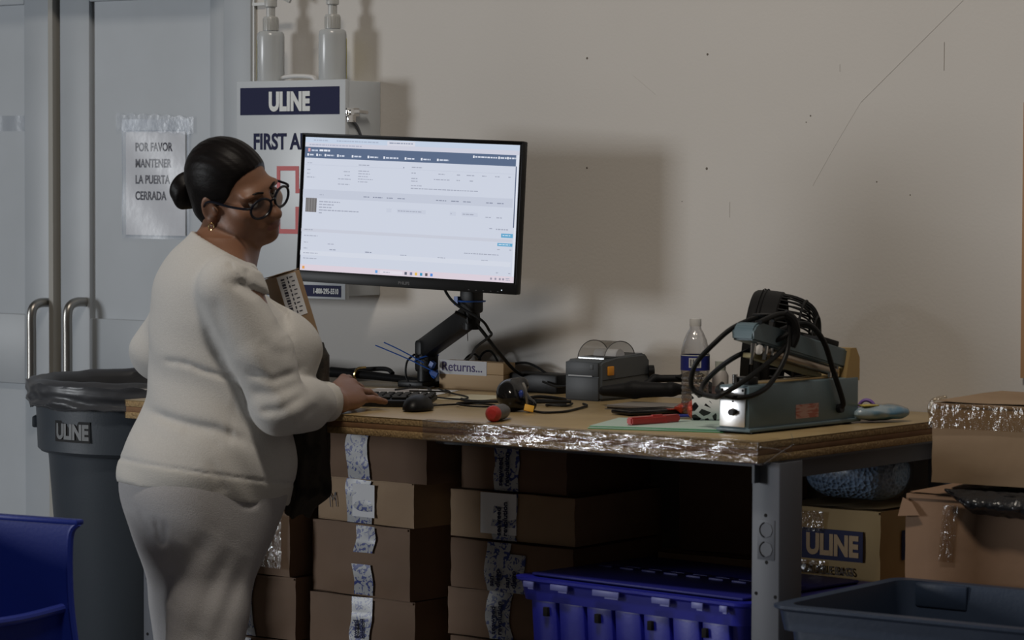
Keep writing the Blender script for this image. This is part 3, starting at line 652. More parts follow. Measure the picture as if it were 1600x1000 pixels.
b = MB(); b.cyl((-.034,.005,h+.004),(.034,.005,h+.004),.019,seg=28); b.build('label_roll', m_paper, t)
b = MB(); b.cyl((w/2-.002,d0/2-.006,.062),(w/2+.008,d0/2+.004,.062),.017,seg=20); b.build('side_knob', m_black, t)
b = MB(); b.box((0,0,.0),(w-.02,d0-.02,.002)); b.build('base', m_blackm, t)

# ------------------------------------------------------------------ black tape gun, envelopes, phone and small items
t = thing('tape_gun', 'black tape dispenser gun lying right of the label printer', 'tape dispenser', (1.075,-.26,.872), R_(12))
s = SDF(); s.cone((-.10,-.05,.022),(-.03,-.03,.026),.012,.020,.01); s.cone((-.03,-.03,.026),(.06,-.02,.028),.020,.016,.01); s.cone((.06,-.02,.03),(.10,.02,.026),.014,.010,.01)
s.cone((.0,.02,.050),(.09,.05,.052),.009,.009,.008); s.cone((.09,.05,.052),(.15,.04,.030),.010,.008,.008); s.cone((-.02,.0,.03),(.0,.02,.050),.012,.009,.01); s.cone((.10,.02,.026),(.16,.03,.02),.010,.008,.01)
V,Q = surf(lambda P,c,h: s.ev(P,c,h),(-.13,-.09,-.005),(.18,.09,.08),.0028); link('handle', mesh_np('handle',V,Q), m_blackm, t, 0)
b = MB(); b.prism([(0,0),(.05,-.012),(.075,.006),(.05,.022)],.004,Matrix.Translation((.05,.03,.055)) @ Matrix.Rotation(R_(70),4,'X')); b.build('blade_guard', m_blackm, t)
t = thing('envelope_stack', 'stack of grey mailing envelopes under the black tape gun', 'envelopes', (1.15,-.34,.87), R_(8))
for k in range(5):
    b = MB(); b.box((.002*((k*7)%3-1),.004*((k*5)%3-1),.0021*(k+.5)),(.20,.13,.0018),(0,0,.02*((k*3)%3-1))); b.build('envelope', mat('envelope_%d'%k,(.20+.05*(k%3),.18+.05*(k%3),.16+.05*(k%3)),.7), t)
for b_ in ('tape_gun',): bpy.data.objects[b_].location.z = .883
t = thing('smartphone', 'black smartphone in a glossy case lying behind the green folder', 'phone', (1.215,-.470,.8715), R_(72))
b = MB(); b.box((0,0,.0055),(.155,.076,.010),bev=.004); b.build('case', m_gloss, t); b = MB(); b.box((0,0,.0108),(.143,.066,.0008)); b.build('screen', m_gloss, t)
t = thing('ballpoint_pen', 'blue ballpoint pen lying beside the phone', 'pen', (1.355,-.52,.8755), R_(62))
b = MB(); b.cyl((-.06,0,0),(.05,0,0),.0045,seg=10); b.build('barrel', mat('blue_pen',(.02,.04,.30),.3), t); b = MB(); b.cyl((-.075,0,0),(-.06,0,0),.002,.0045,seg=10); b.build('tip', m_ink, t)
t = thing('candy_bag', 'small red cellophane candy bag lying behind the blue pen', 'candy', (1.285,-.395,.871), R_(60))
b = MB(); V = b.ball((0,0,.012),(.045,.022,.014),18)
for v in V: v.co += Vector((0,0,.004*nz(v.co,90)))
b.build('bag', m_redcandy, t); b = MB(); b.prism([(-.012,-.015),(.012,-.008),(.012,.008),(-.012,.015)],.002,Matrix.Translation((-.05,0,.01))); b.build('twist_end', m_redcandy, t)
# folder, papers, red knife
t = thing('green_folder', 'green paper folder with pale sheets lying at the table edge', 'folder', (1.455,-.725,.8705), R_(20))
for k,(m_,s_) in enumerate(((m_green,(.30,.24)),(m_pale,(.292,.236)),(m_pale,(.286,.232)),(m_green,(.298,.236)),(m_pale,(.288,.230)))):
    b = MB(); b.box((-.006 if m_ is m_pale else 0,.002*k,.0012*(k+.5)),(*s_,.0009),(0,0,.015*((k*7)%3-1))); b.build('folder_cover' if m_ is m_green else 'paper_sheet', m_, t)
t = thing('utility_knife', 'red utility knife lying on the green folder', 'knife', (1.425,-.745,.8772), R_(80))
b = MB(); b.prism([(-.075,-.009),(-.06,-.012),(.03,-.0105),(.075,-.008),(.078,.006),(.05,.010),(-.05,.011),(-.075,.008)],.016,Matrix.Translation((0,0,.0))); bmesh.ops.bevel(b.bm, geom=b.bm.edges[:], offset=.003, segments=2, affect='EDGES'); b.build('handle', m_redp, t)
b = MB(); b.box((.092,0,.007),(.03,.010,.002)); b.build('blade', m_steel, t); b = MB(); b.box((.01,0,.0168),(.03,.007,.003),bev=.001); b.build('slider', m_redp, t)
# cow print packet with red sweets
t = thing('cow_print_packet', 'black and white cow print packet of red sweets beside the heat sealer', 'packet', (1.475,-.565,.870), R_(38))
b = MB()
def pk(u,v):
    a = 2*math.pi*u; x = -.062+.125*v; r_ = .030*(1-.45*max(0,(v-.55)/.45)); tilt = .25
    return Vector((x, r_*1.15*math.cos(a), .031+r_*math.sin(a)-x*tilt*.15+.002*nz((3*math.cos(a),3*math.sin(a),v*4),1.)))
b.grid(pk, 36, 14); b.build('sleeve', m_cow, t, recalc=False)
b = MB(); b.ball((-.052,-.004,.030),(.020,.027,.023),18)
b.build('red_sweets', m_redcandy, t)
b = MB(); b.prism([(0,-.03),(.05,-.02),(.06,.02),(0,.03)],.002,Matrix.Translation((.05,0,.02)) @ Matrix.Rotation(R_(20),4,'Y')); b.build('end_flap', m_cow, t)
# water bottle
t = thing('water_bottle', 'clear plastic water bottle with a blue label and white cap', 'bottle', (1.300,-.405,.870))
prof = [(0,.002),(.022,0),(.030,.004),(.0315,.012)]
for k in range(7): prof += [(.0318,.016+.011*k),(.0296,.021+.011*k)]
prof += [(.0318,.094),(.0325,.100)]
b = MB(); b.lathe(prof,32); b.build('ribbed_base', m_petr, t)
b = MB(); b.lathe([(.0325,.100),(.0328,.104),(.0325,.136),(.0325,.142),(.0315,.150),(.026,.170),(.0185,.187),(.0135,.195),(.0125,.203)],32); b.build('neck_shell', m_pet, t)
b = MB(); b.lathe([(.0333,.101),(.0333,.136)],32); lab = b.build('label', m_bluel, t)
b = MB(); b.grid(lambda u,v: Vector((.0338*math.sin(-.5+.85*u)*1, -.0338*math.cos(-.5+.85*u), .108+.022*v)),10,1); q = b.build('barcode_panel', m_white, lab)
q.rotation_euler = (0,0,YAW)
b = MB()
for k in range(15):
    a = -.42+.045*k
    if k % 4 != 3: b.grid(lambda u,v: Vector((.0342*math.sin(a+.022*u*(1+k%2*.6)), -.0342*math.cos(a+.022*u*(1+k%2*.6)), .111+.016*v)),1,1)
q = b.build('barcode_bars', m_ink, lab); q.rotation_euler = (0,0,YAW)
b = MB(); b.lathe([(.0336,.1345),(.0336,.1365)],32); b.build('label_edge', m_white, lab)
b = MB(); b.lathe([(0,.218),(.0125,.218),(.0135,.216),(.0135,.201),(0,.201)],24); b.build('cap', m_cap, t)
b = MB(); b.cyl((0,0,.005),(0,0,.070),.0285,seg=28); b.build('water', clear('water',(.86,.84,.84),.06,.03,.6,50,.4), t)
t = thing('glue_bottle', 'small white plastic bottle half hidden behind the water bottle', 'bottle', (1.315,-.325,.870))
b = MB(); b.lathe([(0,0),(.017,0),(.019,.004),(.019,.085),(.013,.097),(0,.097)],20); b.build('bottle_body', mat('white_bottle',(.55,.52,.50),.5), t)
b = MB(); b.lathe([(0,.097),(.0125,.097),(.0125,.118),(0,.118)],16); b.build('cap', mat('pale_green_cap',(.5,.54,.48),.5), t); b = MB(); b.lathe([(.0193,.028),(.0193,.062)],20); b.build('label', mat('pink_label',(.45,.34,.34),.6), t)
# ------------------------------------------------------------------ impulse heat sealer
t = thing('heat_sealer', 'teal metal impulse heat sealer with its arm raised', 'sealer', (1.660,-.785,.870), R_(-2.0))
SW, SL, SH = .078, .415, .094
b = MB(); b.box((0,SL/2,SH/2+.008),(SW,SL,SH),bev=.004); b.box((0,SL/2,.008),(SW+.010,SL+.006,.008),bev=.002); b.build('base', m_seal, t)
for x in (-.03,.03):
    for y in (.03,SL-.03):
        b = MB(); b.cyl((x,y,-.0),(x,y,.006),.008,seg=12); b.build('rubber_foot', m_black, t)
b = MB(); b.box((-.001,-.0034,.045),(.066,.002,.060),(R_(-2.5),0,R_(-1.2)),bev=.0008); b.box((-.001,-.0034,.0885),(.062,.002,.018),(R_(-2.5),0,R_(-1.2)),bev=.0008); b.build('end_plate', m_mirror, t)
b = MB(); b.cyl((.001,-.003,.046),(.001,-.014,.046),.0085,.007,seg=16); b.box((.006,-.009,.046),(.012,.008,.008),bev=.001); b.build('timer_knob', m_black, t)
b = MB()
for x in (-.028,.026): b.cyl((x,-.003,.092),(x,-.005,.092),.003,seg=8)
b.cyl((.0,-.003,.068),(.0,-.0045,.068),.0022,seg=8); b.build('screw', m_dark, t)
b = MB(); b.box((SW/2+.0006,.215,.038),(.0012,.085,.030)); b.build('sticker', m_sticker, t)
b = MB(); b.box((0,SL*.5,SH+.0095),(.030,SL*.86,.005),bev=.001); b.build('seal_bed', m_brass, t)
b = MB(); b.box((0,.04,SH+.014),(.045,.035,.020),bev=.003); b.build('front_clamp', m_black, t)
b = MB(); b.cyl((-.012,.02,SH+.012),(-.012,.02,SH+.030),.006,seg=12); b.build('clamp_screw', m_chrome, t)
ang = R_(-12.0); pivot = Vector((0,SL-.03,SH+.045)); Ra = Matrix.Translation(pivot) @ Matrix.Rotation(ang,4,'X')
def at_arm(p): return Ra @ Vector(p)
AL = .362
b = MB(); pr = [(x_,y_) for x_,y_ in ([(0.005,-.018),(0.0,.024)]+[(-AL+.024+.024*math.cos(a)*1.0,.0+.024*math.sin(a)) for a in np.linspace(R_(90),R_(180),7)]+[(-AL,-.018)])]
b.prism(pr, .056, Ra @ Matrix(((0,0,1,-.028),(1,0,0,0),(0,1,0,0),(0,0,0,1)))); bmesh.ops.bevel(b.bm, geom=b.bm.edges[:], offset=.004, segments=2, affect='EDGES'); b.build('press_arm', m_seal, t)
b = MB(); b.cyl(at_arm((.012,-.02,-.030)), at_arm((.012,-AL+.05,-.030)), .011, seg=18); b.build('press_bar', mat('tube_metal',(.42,.36,.30),.35,1.), t)
b = MB(); b.box(at_arm((.0,-AL/2-.02,-.046)),(.020,AL*.75,.010),Matrix.Rotation(ang,3,'X')); b.build('press_strip', mat('olive_strip',(.28,.24,.12),.6), t)
b = MB(); b.prism([(-.03,-.05),(.026,-.05),(.026,.0),(.012,.022),(-.010,.022)],.074,Matrix(((0,0,1,-.037),(1,0,0,SL-.02),(0,1,0,SH+.05),(0,0,0,1)))); b.build('hinge_bracket', mat('gilt_bracket',(.48,.33,.14),.5,.6), t)
b = MB(); b.lathe([(.004,0),(.012,.0),(.014,.016),(.022,.022),(.023,.026),(0,.028)],24,Matrix.Translation(at_arm((0,-AL+.07,.024)))); b.build('press_knob', m_blackm, t)
b = MB(); b.cyl(at_arm((.01,-AL+.03,-.02)), at_arm((.01,-AL+.03,-.065)), .006,.003,seg=10); b.cyl(at_arm((.02,-AL+.06,-.02)), at_arm((.02,-AL+.06,-.05)), .006,seg=10); b.cyl(at_arm((.02,-AL+.085,-.02)), at_arm((.02,-AL+.085,-.045)), .005,seg=10); b.build('arm_screw', m_chrome, t)
b = MB()
for y in (.33,.36): b.cyl((.018,y,SH+.01),(.018,y,SH+.035),.005,seg=10)
b.build('spring_post', m_chrome, t)
b = MB(); b.box(at_arm((0,-.07,.030)),(.05,.07,.012),Matrix.Rotation(ang,3,'X'),bev=.002); b.build('magnet_block', m_blackm, t)
cd = m_cable
b = MB(); b.tube([(SW/2+.004,.335,.040),(SW/2+.012,.335,.052),(SW/2+.010,.30,.12),(SW/2+.012,.255,.19),(.030,.22,.225),(.0,.17,.212)],.0062,10); b.build('power_cord', cd, t)
b = MB(); b.tube([(.034,.09,.238),(.036,.14,.24),(.038,.155,.20),(.036,.11,.165),(.030,.0,.115),(.01,-.06,.085),(-.03,-.03,.078),(-.10,.02,.082),(-.11,.06,.11),(-.03,.05,.16),(.034,.13,.20),(.040,.16,.225),(.036,.125,.25),(.030,.05,.235)],.0055,10); b.build('cord_loop', cd, t)
b = MB(); b.tube([(.036,.15,.245),(.045,.13,.17),(.046,.075,.11),(.044,.02,.085),(.02,-.022,.078),(-.035,-.01,.088),(-.06,.04,.10)],.0055,10); b.build('cord_loop', cd, t)
b = MB(); b.tube([(.030,.13,.245),(.0,.09,.243),(-.030,.04,.222),(-.050,.0,.19),(-.085,-.02,.145),(-.105,-.01,.10),(-.09,.0,.08),(-.05,.02,.075)],.0055,10); b.build('cord_loop', cd, t)
b = MB(); b.cyl((SW/2,.335,.036),(SW/2+.010,.335,.038),.010,seg=12); b.build('cord_grommet', m_black, t)
b = MB(); b.tube([(.033,.135,.25),(.045,.15,.235),(.046,.158,.205),(.040,.15,.18)],.011,10); b.build('cord_wrap', m_blackm, t)

# ------------------------------------------------------------------ black fan
fc = Vector((1.402,-.245,1.008)); fd = (Vector((-.70,-.72,0))*.0+Vector((-.789,-.614,0))*.96+Vector((-.614,.789,0))*.22).normalized()   # front direction
t = thing('desk_fan', 'round black desk fan standing behind the heat sealer', 'fan', (fc.x,fc.y,.87))
zc = fc.z-.87; up_ = Vector((0,0,1)); tiltq = R_(-5)
xq = fd.copy(); yq = up_.cross(xq).normalized(); zq = xq.cross(yq)
FM = Matrix.Translation((0,0,zc)) @ Matrix((xq,yq,zq)).transposed().to_4x4() @ Matrix.Rotation(tiltq,4,'Y') @ Matrix.Rotation(R_(90),4,'Y')   # local z -> front
fr = .140
b = MB(); b.lathe([(fr-.012,.045),(fr-.004,.050),(fr,.044),(fr+.002,.02),(fr+.001,-.014),(fr-.005,-.018),(fr-.010,-.012),(fr-.012,.045)],56,FM); b.build('housing_ring', m_blackm, t)
b = MB()
for a_ in (.02,.028): b.lathe([(fr+.003,a_),(fr+.005,a_+.001),(fr+.003,a_+.004)],56,FM)
b.build('ring_rib', m_blackm, t)
for k in range(46):
    a = 2*math.pi*k/46; c_, s_ = math.cos(a), math.sin(a)
    P = [FM @ Vector((r*c_, r*s_, z)) for r, z in ((fr-.004,-.014),(fr-.008,-.045),(.118,-.080),(.092,-.098),(.045,-.104))]
    b = MB(); b.tube(P, .0024, 5, n=3); b.build('grill_bar', m_blackm, t)
for r, z in ((.126,-.068),(.093,-.098)):
    b = MB(); b.tube([FM @ Vector((r*math.cos(a), r*math.sin(a), z)) for a in np.linspace(0,2*math.pi,48)[:-1]], .003, 6, closed=True, raw=True); b.build('grill_ring', m_blackm, t)
b = MB(); b.lathe([(0,-.112),(.045,-.112),(.050,-.10),(.050,-.05),(.04,-.03),(0,-.03)],28,FM); b.build('motor', m_blackm, t)
for k in range(14):
    a = 2*math.pi*k/14; b = MB(); b.tube([FM @ Vector((r*math.cos(a+r*1.5), r*math.sin(a+r*1.5), .046)) for r in (.03,.07,.10,.13)], .002, 5, n=3); b.build('front_bar', m_blackm, t)
for k in range(5):
    a0_ = 2*math.pi*k/5; b = MB()
    b.grid(lambda u,v: FM @ Vector(((.03+.092*u)*math.cos(a0_+.85*(v-.5)), (.03+.092*u)*math.sin(a0_+.85*(v-.5)), .018+.030*(v-.5))), 5, 4); b.build('blade', m_black, t)
b = MB(); b.lathe([(0,.035),(.02,.033),(.034,.02),(.034,-.03),(0,-.03)],24,FM); b.build('hub', m_black, t)
b = MB()
for sgn in (-1,1):
    pv = FM @ Vector((0,sgn*(fr+.010),.012)); b.tube([pv, pv*1.0+Vector((0,0,-.05)), Vector((pv.x*.8,pv.y*.8,.03)), Vector((pv.x*.5,pv.y*.5,.010))],.008,8)
b.tube([(FM @ Vector((0,-fr*.6,.012))).xy.to_3d()+Vector((0,0,.010)), (0,0,.010), (FM @ Vector((0,fr*.6,.012))).xy.to_3d()+Vector((0,0,.010))], .010, 8); b.build('stand', m_blackm, t)
b = MB(); b.box((0,0,.006),(.16,.10,.012),(0,0,R_(38)),bev=.004); b.build('base', m_blackm, t)

# wipes and purple item
t = thing('wipes_packet', 'soft plastic packet of wipes lying right of the heat sealer', 'packet', (1.735,-.320,.8715), R_(66))
b = MB()
def wp(u,v):
    a = 2*math.pi*u; x = -.075+.15*v; r_ = .5*(max(0,math.sin(math.pi*min(max(v,.0),1))))**.35
    return Vector((x, .040*r_*2*math.cos(a)*.9, +.019+.034*r_*math.sin(a)+.0035*nz((x*30,math.cos(a)*2,math.sin(a)*2),1.)))
b.grid(wp, 28, 26); b.build('pack', m_wipe, t, recalc=False)
b = MB(); b.box((-.03,.0,.0365),(.04,.030,.003),bev=.001); b.build('flap', mat('yellow_flap',(.55,.45,.10),.5), t)
b = MB(); b.grid(lambda u,v: wp(u,v)+Vector((0,(.0015*math.cos(2*math.pi*u)),.0015*math.sin(2*math.pi*u)+.001)),24,20); b.build('film', m_film, t, recalc=False)
t = thing('tape_ring', 'small purple ring lying behind the wipes packet', 'ring', (1.63,-.20,.889), R_(20))
b = MB(); b.tube([(.018*math.cos(a),0,.018*math.sin(a)) for a in np.linspace(0,2*math.pi,24)[:-1]],.004,8,closed=True,raw=True); b.build('ring', m_purple, t); b = MB(); b.lathe([(.0145,-.008),(.0145,.008)],24,Matrix.Rotation(R_(90),4,'X')); b.build('liner', m_black, t)

# ------------------------------------------------------------------ cartons
TAPETXT = 'seaweed\nrevolution'
def carton(label, loc, w, d, h, rz=0., m=None, tape=None, txt=None, group=None, wrap=False, seed=1, name='cardboard_box', sag=.006, cat='box', note=None):
    """origin at the front-left bottom corner, front faces -Y"""
    t = thing(name, label, cat, loc, rz, group); m = m or m_card
    b = MB(); nx, ny, nzv = 12, 6, 8
    def face(f, nu, nv): b.grid(f, nu, nv)
    def P(x, y, z):
        e = min(1, 4*min(x,1-x))*min(1,4*min(z,1-z)); e2 = min(1,4*min(y,1-y))*min(1,4*min(z,1-z))
        by = -sag*e if y == 0 else (sag*e if y == 1 else 0); bx = -sag*e2 if x == 0 else (sag*e2 if x == 1 else 0)
        bz = (-.004*math.sin(math.pi*x)*math.sin(math.pi*y) if z == 1 else 0)
        n_ = .0055*nz((x*3,y*2,z*3),1.3,seed)
        return Vector((x*w+bx+n_, y*d+by-n_*.5, z*h+bz+.5*n_*(z > 0)))
    face(lambda u,v: P(u,0,v),nx,nzv); face(lambda u,v: P(u,1,v),nx,nzv); face(lambda u,v: P(0,u,v),ny,nzv); face(lambda u,v: P(1,u,v),ny,nzv); face(lambda u,v: P(u,v,0),nx,ny); face(lambda u,v: P(u,v,1),nx,ny)
    bmesh.ops.remove_doubles(b.bm, verts=b.bm.verts[:], dist=.0008); b.build('carton', m, t)
    for x0_, x1_ in ((.004,w/2-.0015),(w/2+.0015,w-.004)):
        b = MB(); nn = 6; b.grid(lambda u,v: P((x0_+(x1_-x0_)*u)/w, .02+.96*v, 1)+Vector((0,0,.0022+.003*abs(u-.5)*((seed*7)%3))), nn, nn); b.build('flap', m, t)
    b = MB(); b.grid(lambda u,v: P(.012+.976*u, 0, .965+.028*v)+Vector((0,-.0035,0)), 16, 1); b.build('top_fold', m, t)
    if tape:
        x0, wt, parts = tape
        for (za, zb_, dx) in parts:
            b = MB(); b.grid(lambda u,v: P((x0+dx*w+wt*u+.004*math.sin(6*v+seed))/w, 0, min(1,max(0,za+(zb_-za)*v)))+Vector((0,-.0045,0)), 8, 10); tp = b.build('tape', m_ptape, t)
            if txt and (zb_-za)*h > .07:
                text(txt, wt*.27, m_navy, tp, (x0+dx*w+wt*.40,-.0045-sag-.0045,h*za+.012), rot=(R_(90),R_(-90),0), bold=.0005, name='tape_lettering')
    if note: 
        b = MB(); b.box((note[0],-sag-.0042,note[1]),(note[2],.001,note[3])); b.build('shipping_label', m_paper, t)
    return t
G = 'taped cartons stacked under the table'
yC = -.60; yB = -.62
# column behind and right of the woman's trousers
xB = .33
zB = [0,.115,.238,.408,.582,.690]; hB = [.112,.12,.168,.172,.106,.118]
lb = ['carton at the floor of the second stack under the table','carton second from the floor in the second stack','carton in the second stack with tape high on its left half near the picture bottom','sagging carton with a broken band of printed tape below the one marked M','carton marked M with a white label under printed tape','shaded topmost carton of the second stack against the tabletop']
tp = [None,(.14,.06,[(0,1,0)]),(.135,.062,[(.35,1,.01),(-.0,.25,-.02)]),(.150,.062,[(.62,.98,.02),(.02,.45,.0)]),(.105,.085,[(0,.98,0)]),(.09,.072,[(0,1,0)])]
for k in range(6):
    t = carton(lb[k], (xB+(.045 if k == 5 else .006*((k*5)%3)), yB-.008*((k*7)%3)+(.015 if k == 4 else 0), zB[k]), .325+(.02 if k==5 else 0), .30, hB[k], R_((0,-1,1,-4,-5,-4)[k]) , (m_card,m_card,m_card,m_card,m_card2,m_cardshade)[k], tp[k], None if k != 2 else 'aweed\nolution', G, seed=k+2, sag=.010 if k in (3,2) else .005, note=(.165,.055,.075,.078) if k == 4 else None)
    if k == 4: text('M', .055, m_ink, t, (.046,-.0080,.030), sx=.7, bold=-.0012, name='marker_letter', rot=(R_(90),R_(-6),0))
# column C
xC = .748
zC = [0,.105,.225,.338,.452,.570,.684]; hC = [.102,.117,.110,.111,.114,.110,.118]
lc = ['carton at the floor of the third stack beside the blue tote','carton second from the floor of the third stack','carton third from the floor beside the lower left edge of the blue tote','carton with revolution tape just left of the blue tote lid','carton level with the blue tote lid with a tall printed tape','carton with a wide white label behind its tape in the third stack','shaded topmost carton of the third stack under the table front']
for k in range(7):
    carton(lc[k], (xC+(.028 if k == 6 else (-.01,.004,0,-.012,.006,0,0)[k]), yC-.006*((k*5)%3), zC[k]), .362-(.06 if k==6 else 0), .34, hC[k], R_((0,1,-1,0,-1,0,1)[k]), (m_card,m_card,m_card,m_card,m_card,m_card2,m_cardshade)[k],
           (.112+(.0,.01,.005,.012,.0,.02,-.01)[k],.070,[(0,1,0)] if k not in (4,) else [(0,1,0),(.0,.8,.13)]), (None,None,TAPETXT,TAPETXT,'san\ndiego','seaweed\nrevolution',TAPETXT)[k], G, seed=k+11, note=(.15,.062,.105,.095) if k == 5 else None)
# column A behind the woman's legs
zA = [0,.14,.285,.44,.60,.70]; hA = [.138,.142,.152,.158,.098,.11]
la = ['carton at the floor behind the trousers','carton near the floor behind the trousers with printed tape','carton with lettered tape just right of the trouser leg','carton shining with clear tape just right of the trouser leg','carton above the shiny taped one half hidden by the dark cloth','carton under the table top half hidden behind the dark cloth']
for k in range(6):
    t = carton(la[k], (.055-(.01 if k%2 else 0), -.655-.006*((k*7)%2), zA[k]), .255, .30, hA[k], R_((0,1,-1,-2,2,0)[k]), (m_card,m_card,m_card,m_card,m_card2,m_cardshade)[k], None if k in (0,4,5) else (.06,.062,[(.0,.98,0)]), TAPETXT if k in (1,2) else None, G, seed=k+31)
    if k == 3:
        b = MB(); b.grid(lambda u,v: Vector((.125+.115*u, -.014-.002*abs(nz((u*5,v*5,1),2)), .02+.13*v)),14,14); b.build('clear_tape', m_tapeclear, t)
# column D, back right under the table
ld = ['closed dark carton low at the back right under the table','long flat carton whose taped lid shows above the blue tote','dark upright carton at the back right under the table']
carton(ld[0], (1.17,-.30,0), .36, .26, .42, 0, m_cardshade, group=G, seed=51)
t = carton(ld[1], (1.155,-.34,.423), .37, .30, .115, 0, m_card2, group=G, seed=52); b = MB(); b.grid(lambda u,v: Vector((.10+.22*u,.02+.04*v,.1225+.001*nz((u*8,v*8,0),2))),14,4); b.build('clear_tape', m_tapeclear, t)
carton(ld[2], (1.185,-.30,.543), .20, .24, .215, 0, m_cardshade, group=G, seed=53)

# ------------------------------------------------------------------ totes
def tote(name, label, loc, rz, w, d, h, m, lid=True, group=None, tap=.86, ml=None):
    t = thing(name, label, 'tote', loc, rz, group)
    b = MB(); n = 24
    def ring(z, ins, rad=.035):
        k = tap+(1-tap)*z/h; hw, hd = w/2*k-ins, d/2*k-ins; out = []
        for cx, cy, a0 in ((hw-rad,hd-rad,0),(-hw+rad,hd-rad,90),(-hw+rad,-hd+rad,180),(hw-rad,-hd+rad,270)):
            for q in range(6):
                a = R_(a0+90*q/5); out.append(Vector((cx+rad*math.cos(a), cy+rad*math.sin(a), z)))
        return out
    levels = [(0,0),(h-.05,0),(h-.05,-.012),(h-.012,-.014),(h-.006,-.022),(h,-.022),(h,.006),(h-.05,.008),(.012,.008)]
    R = [[b.bm.verts.new(p) for p in ring(z,i)] for z,i in levels]; N = len(R[0])
    for i in range(len(R)-1):
        for k in range(N): b.bm.faces.new((R[i][k],R[i][(k+1)%N],R[i+1][(k+1)%N],R[i+1][k]))
    b.bm.faces.new(R[0][::-1]); b.bm.faces.new(R[-1]); b.build('tub', m, t)
    return t
def zrot(p, a): return Vector((p[0]*math.cos(a)-p[1]*math.sin(a), p[0]*math.sin(a)+p[1]*math.cos(a), p[2]))
TA = R_(-5); TW, TD, TH = .625, .43, .315
tc_ = Vector((1.450,-.622,.212))
carton('low carton on the floor carrying the blue tote', (1.19,-.78,0), .50, .36, .208, R_(-5), m_card, group='cartons carrying totes', seed=61)
t = tote('storage_tote', 'bright blue storage tote with a folded lid under the table front', tc_, TA, TW, TD, TH, m_blue, tap=.88)
hw, hd = TW/2, TD/2
for sgn in (-1,1):
    b = MB(); b.box((0,sgn*(hd-.012)*.5,TH+.004),(TW-.03,hd-.012,.006),bev=.002); lid = b.build('lid', m_bluelid, t)
    for k in range(9):
        b = MB(); b.box((-hw+.07+.064*k,sgn*.012,TH+.008),(.040,.018,.006),bev=.001); b.build('lid_tooth', m_bluelid, lid)
for k,(x,wk) in enumerate(((-.275,.03),(-.185,.05),(-.05,.075),(.105,.05),(.205,.03),(.275,.02))):
    b = MB(); b.box((x,-hd-.0235,TH-.014),(wk,.004,.013),bev=.001); b.box((x+wk*.22,-hd-.0232,TH-.021),(wk*.5,.003,.006)); b.build('hinge_clip', m_blueclip, t)
for k in range(7):
    x = -.246+.081*k; b = MB(); zz = TH-.050
    V = b.box((x,-hd*.93-.001,zz/2+.005),(.073,.020,zz-.006),(R_(4.7),0,0),bev=.004); b.build('rib', m_blue, t)
for k in range(4):
    b = MB(); b.box((-.235+.15*k,-hd-.008,TH-.072),(.012,.012,.020),bev=.001); b.build('drain_slot', m_dark, t)
for sgn in (-1,1):
    b = MB(); x = sgn*(hw*.98+.016); b.tube([(x,-.10,TH-.05),(x,-.095,TH-.10),(x,-.06,TH-.13),(x,.06,TH-.13),(x,.095,TH-.10),(x,.10,TH-.05)],.008,8); b.build('grip', m_blue, t)
# slate blue open tote, front right
carton('low carton on the floor under the slate blue tote', (2.10,-1.08,0), .60, .40, .255, R_(4), m_card, group='cartons carrying totes', seed=62)
t = tote('open_tote', 'slate blue open tote at the lower right with a steel rod inside', (2.395,-.87,.258), R_(2), .80, .48, .318, m_slate, tap=.90)
b = MB(); b.box((-.30,.235,.29),(.12,.02,.05),bev=.004); b.build('rim_notch', m_slate, t)
b = MB(); b.box((-.405,.10,.30),(.012,.14,.03),bev=.003); b.build('handle_grip', m_slate, t)
b = MB(); b.tube([(.10,-.19,.21),(.30,-.10,.27),(.36,-.07,.285)],.010,10,raw=True); tag(b.build('steel_rod', m_steel),'pale steel rod lying inside the slate blue tote','rod').matrix_world = Matrix.Translation((2.395,-.87,.258)) @ Matrix.Rotation(R_(2),4,'Z')

# ------------------------------------------------------------------ boxes at the right
carton('plain carton on the floor under the resealable bags carton', (1.56,-.40,0), .34,.30,.495, 0, m_cardr, group='cartons right of the table leg', seed=70)
UX, UY, UZ = 1.535, -.385, .500
t = carton('yellow-brown carton printed RESEALABLE BAGS beside the table leg', (UX,UY,UZ), .245, .27, .178, 0, mat('cardboard_yellow',(.36,.25,.11),.75,c2=(.32,.215,.09),scale=6), seed=71, sag=.004)
b = MB(); b.box((.126,-.0068,.098),(.158,.001,.068)); b.build('brand_panel', m_navy, t)
text('ULINE', .062, mat('box_print_tan',(.40,.27,.15),.7), t, (.126,-.0079,.0765), bold=.003, align='CENTER', sx=.80)
text('RESEALABLE BAGS', .026, mat('brown_print',(.06,.04,.03),.7), t, (.100,-.0075,.032), bold=.0005, align='CENTER', sx=.78)
b = MB(); b.box((.2525,.15,.098),(.001,.14,.066)); b.build('side_panel', m_navy, t)
b = MB(); b.grid(lambda u,v: Vector((.030+.075*u,-.010-.002*abs(nz((u*4,v*4,3),3)),.125+.045*v)),10,8); b.build('clear_tape', m_tapeclear, t)
b = MB(); b.grid(lambda u,v: Vector((.035+.075*u,-.010-.002*abs(nz((u*4,v*4,7),3)),.03+.03*v)),10,8); b.build('clear_tape', m_tapeclear, t)
t = thing('cushion_wrap_roll', 'blue textured cushioning roll in clear film on the printed carton', 'roll', (1.648,-.265,.682))
b = MB()
def rl(u,v):
    a = 2*math.pi*u; x = -.108+.216*v; e = (1-abs(2*v-1)**4)**.5*.6+.4
    return Vector((x, .085*e*math.cos(a), .070+.068*e*math.sin(a)*(1 if math.sin(a) > 0 else .92)+.003*nz((x*20,math.cos(a)*3,math.sin(a)*3),1)))
b.grid(rl,40,24); b.build('roll', m_roll, t, recalc=False)
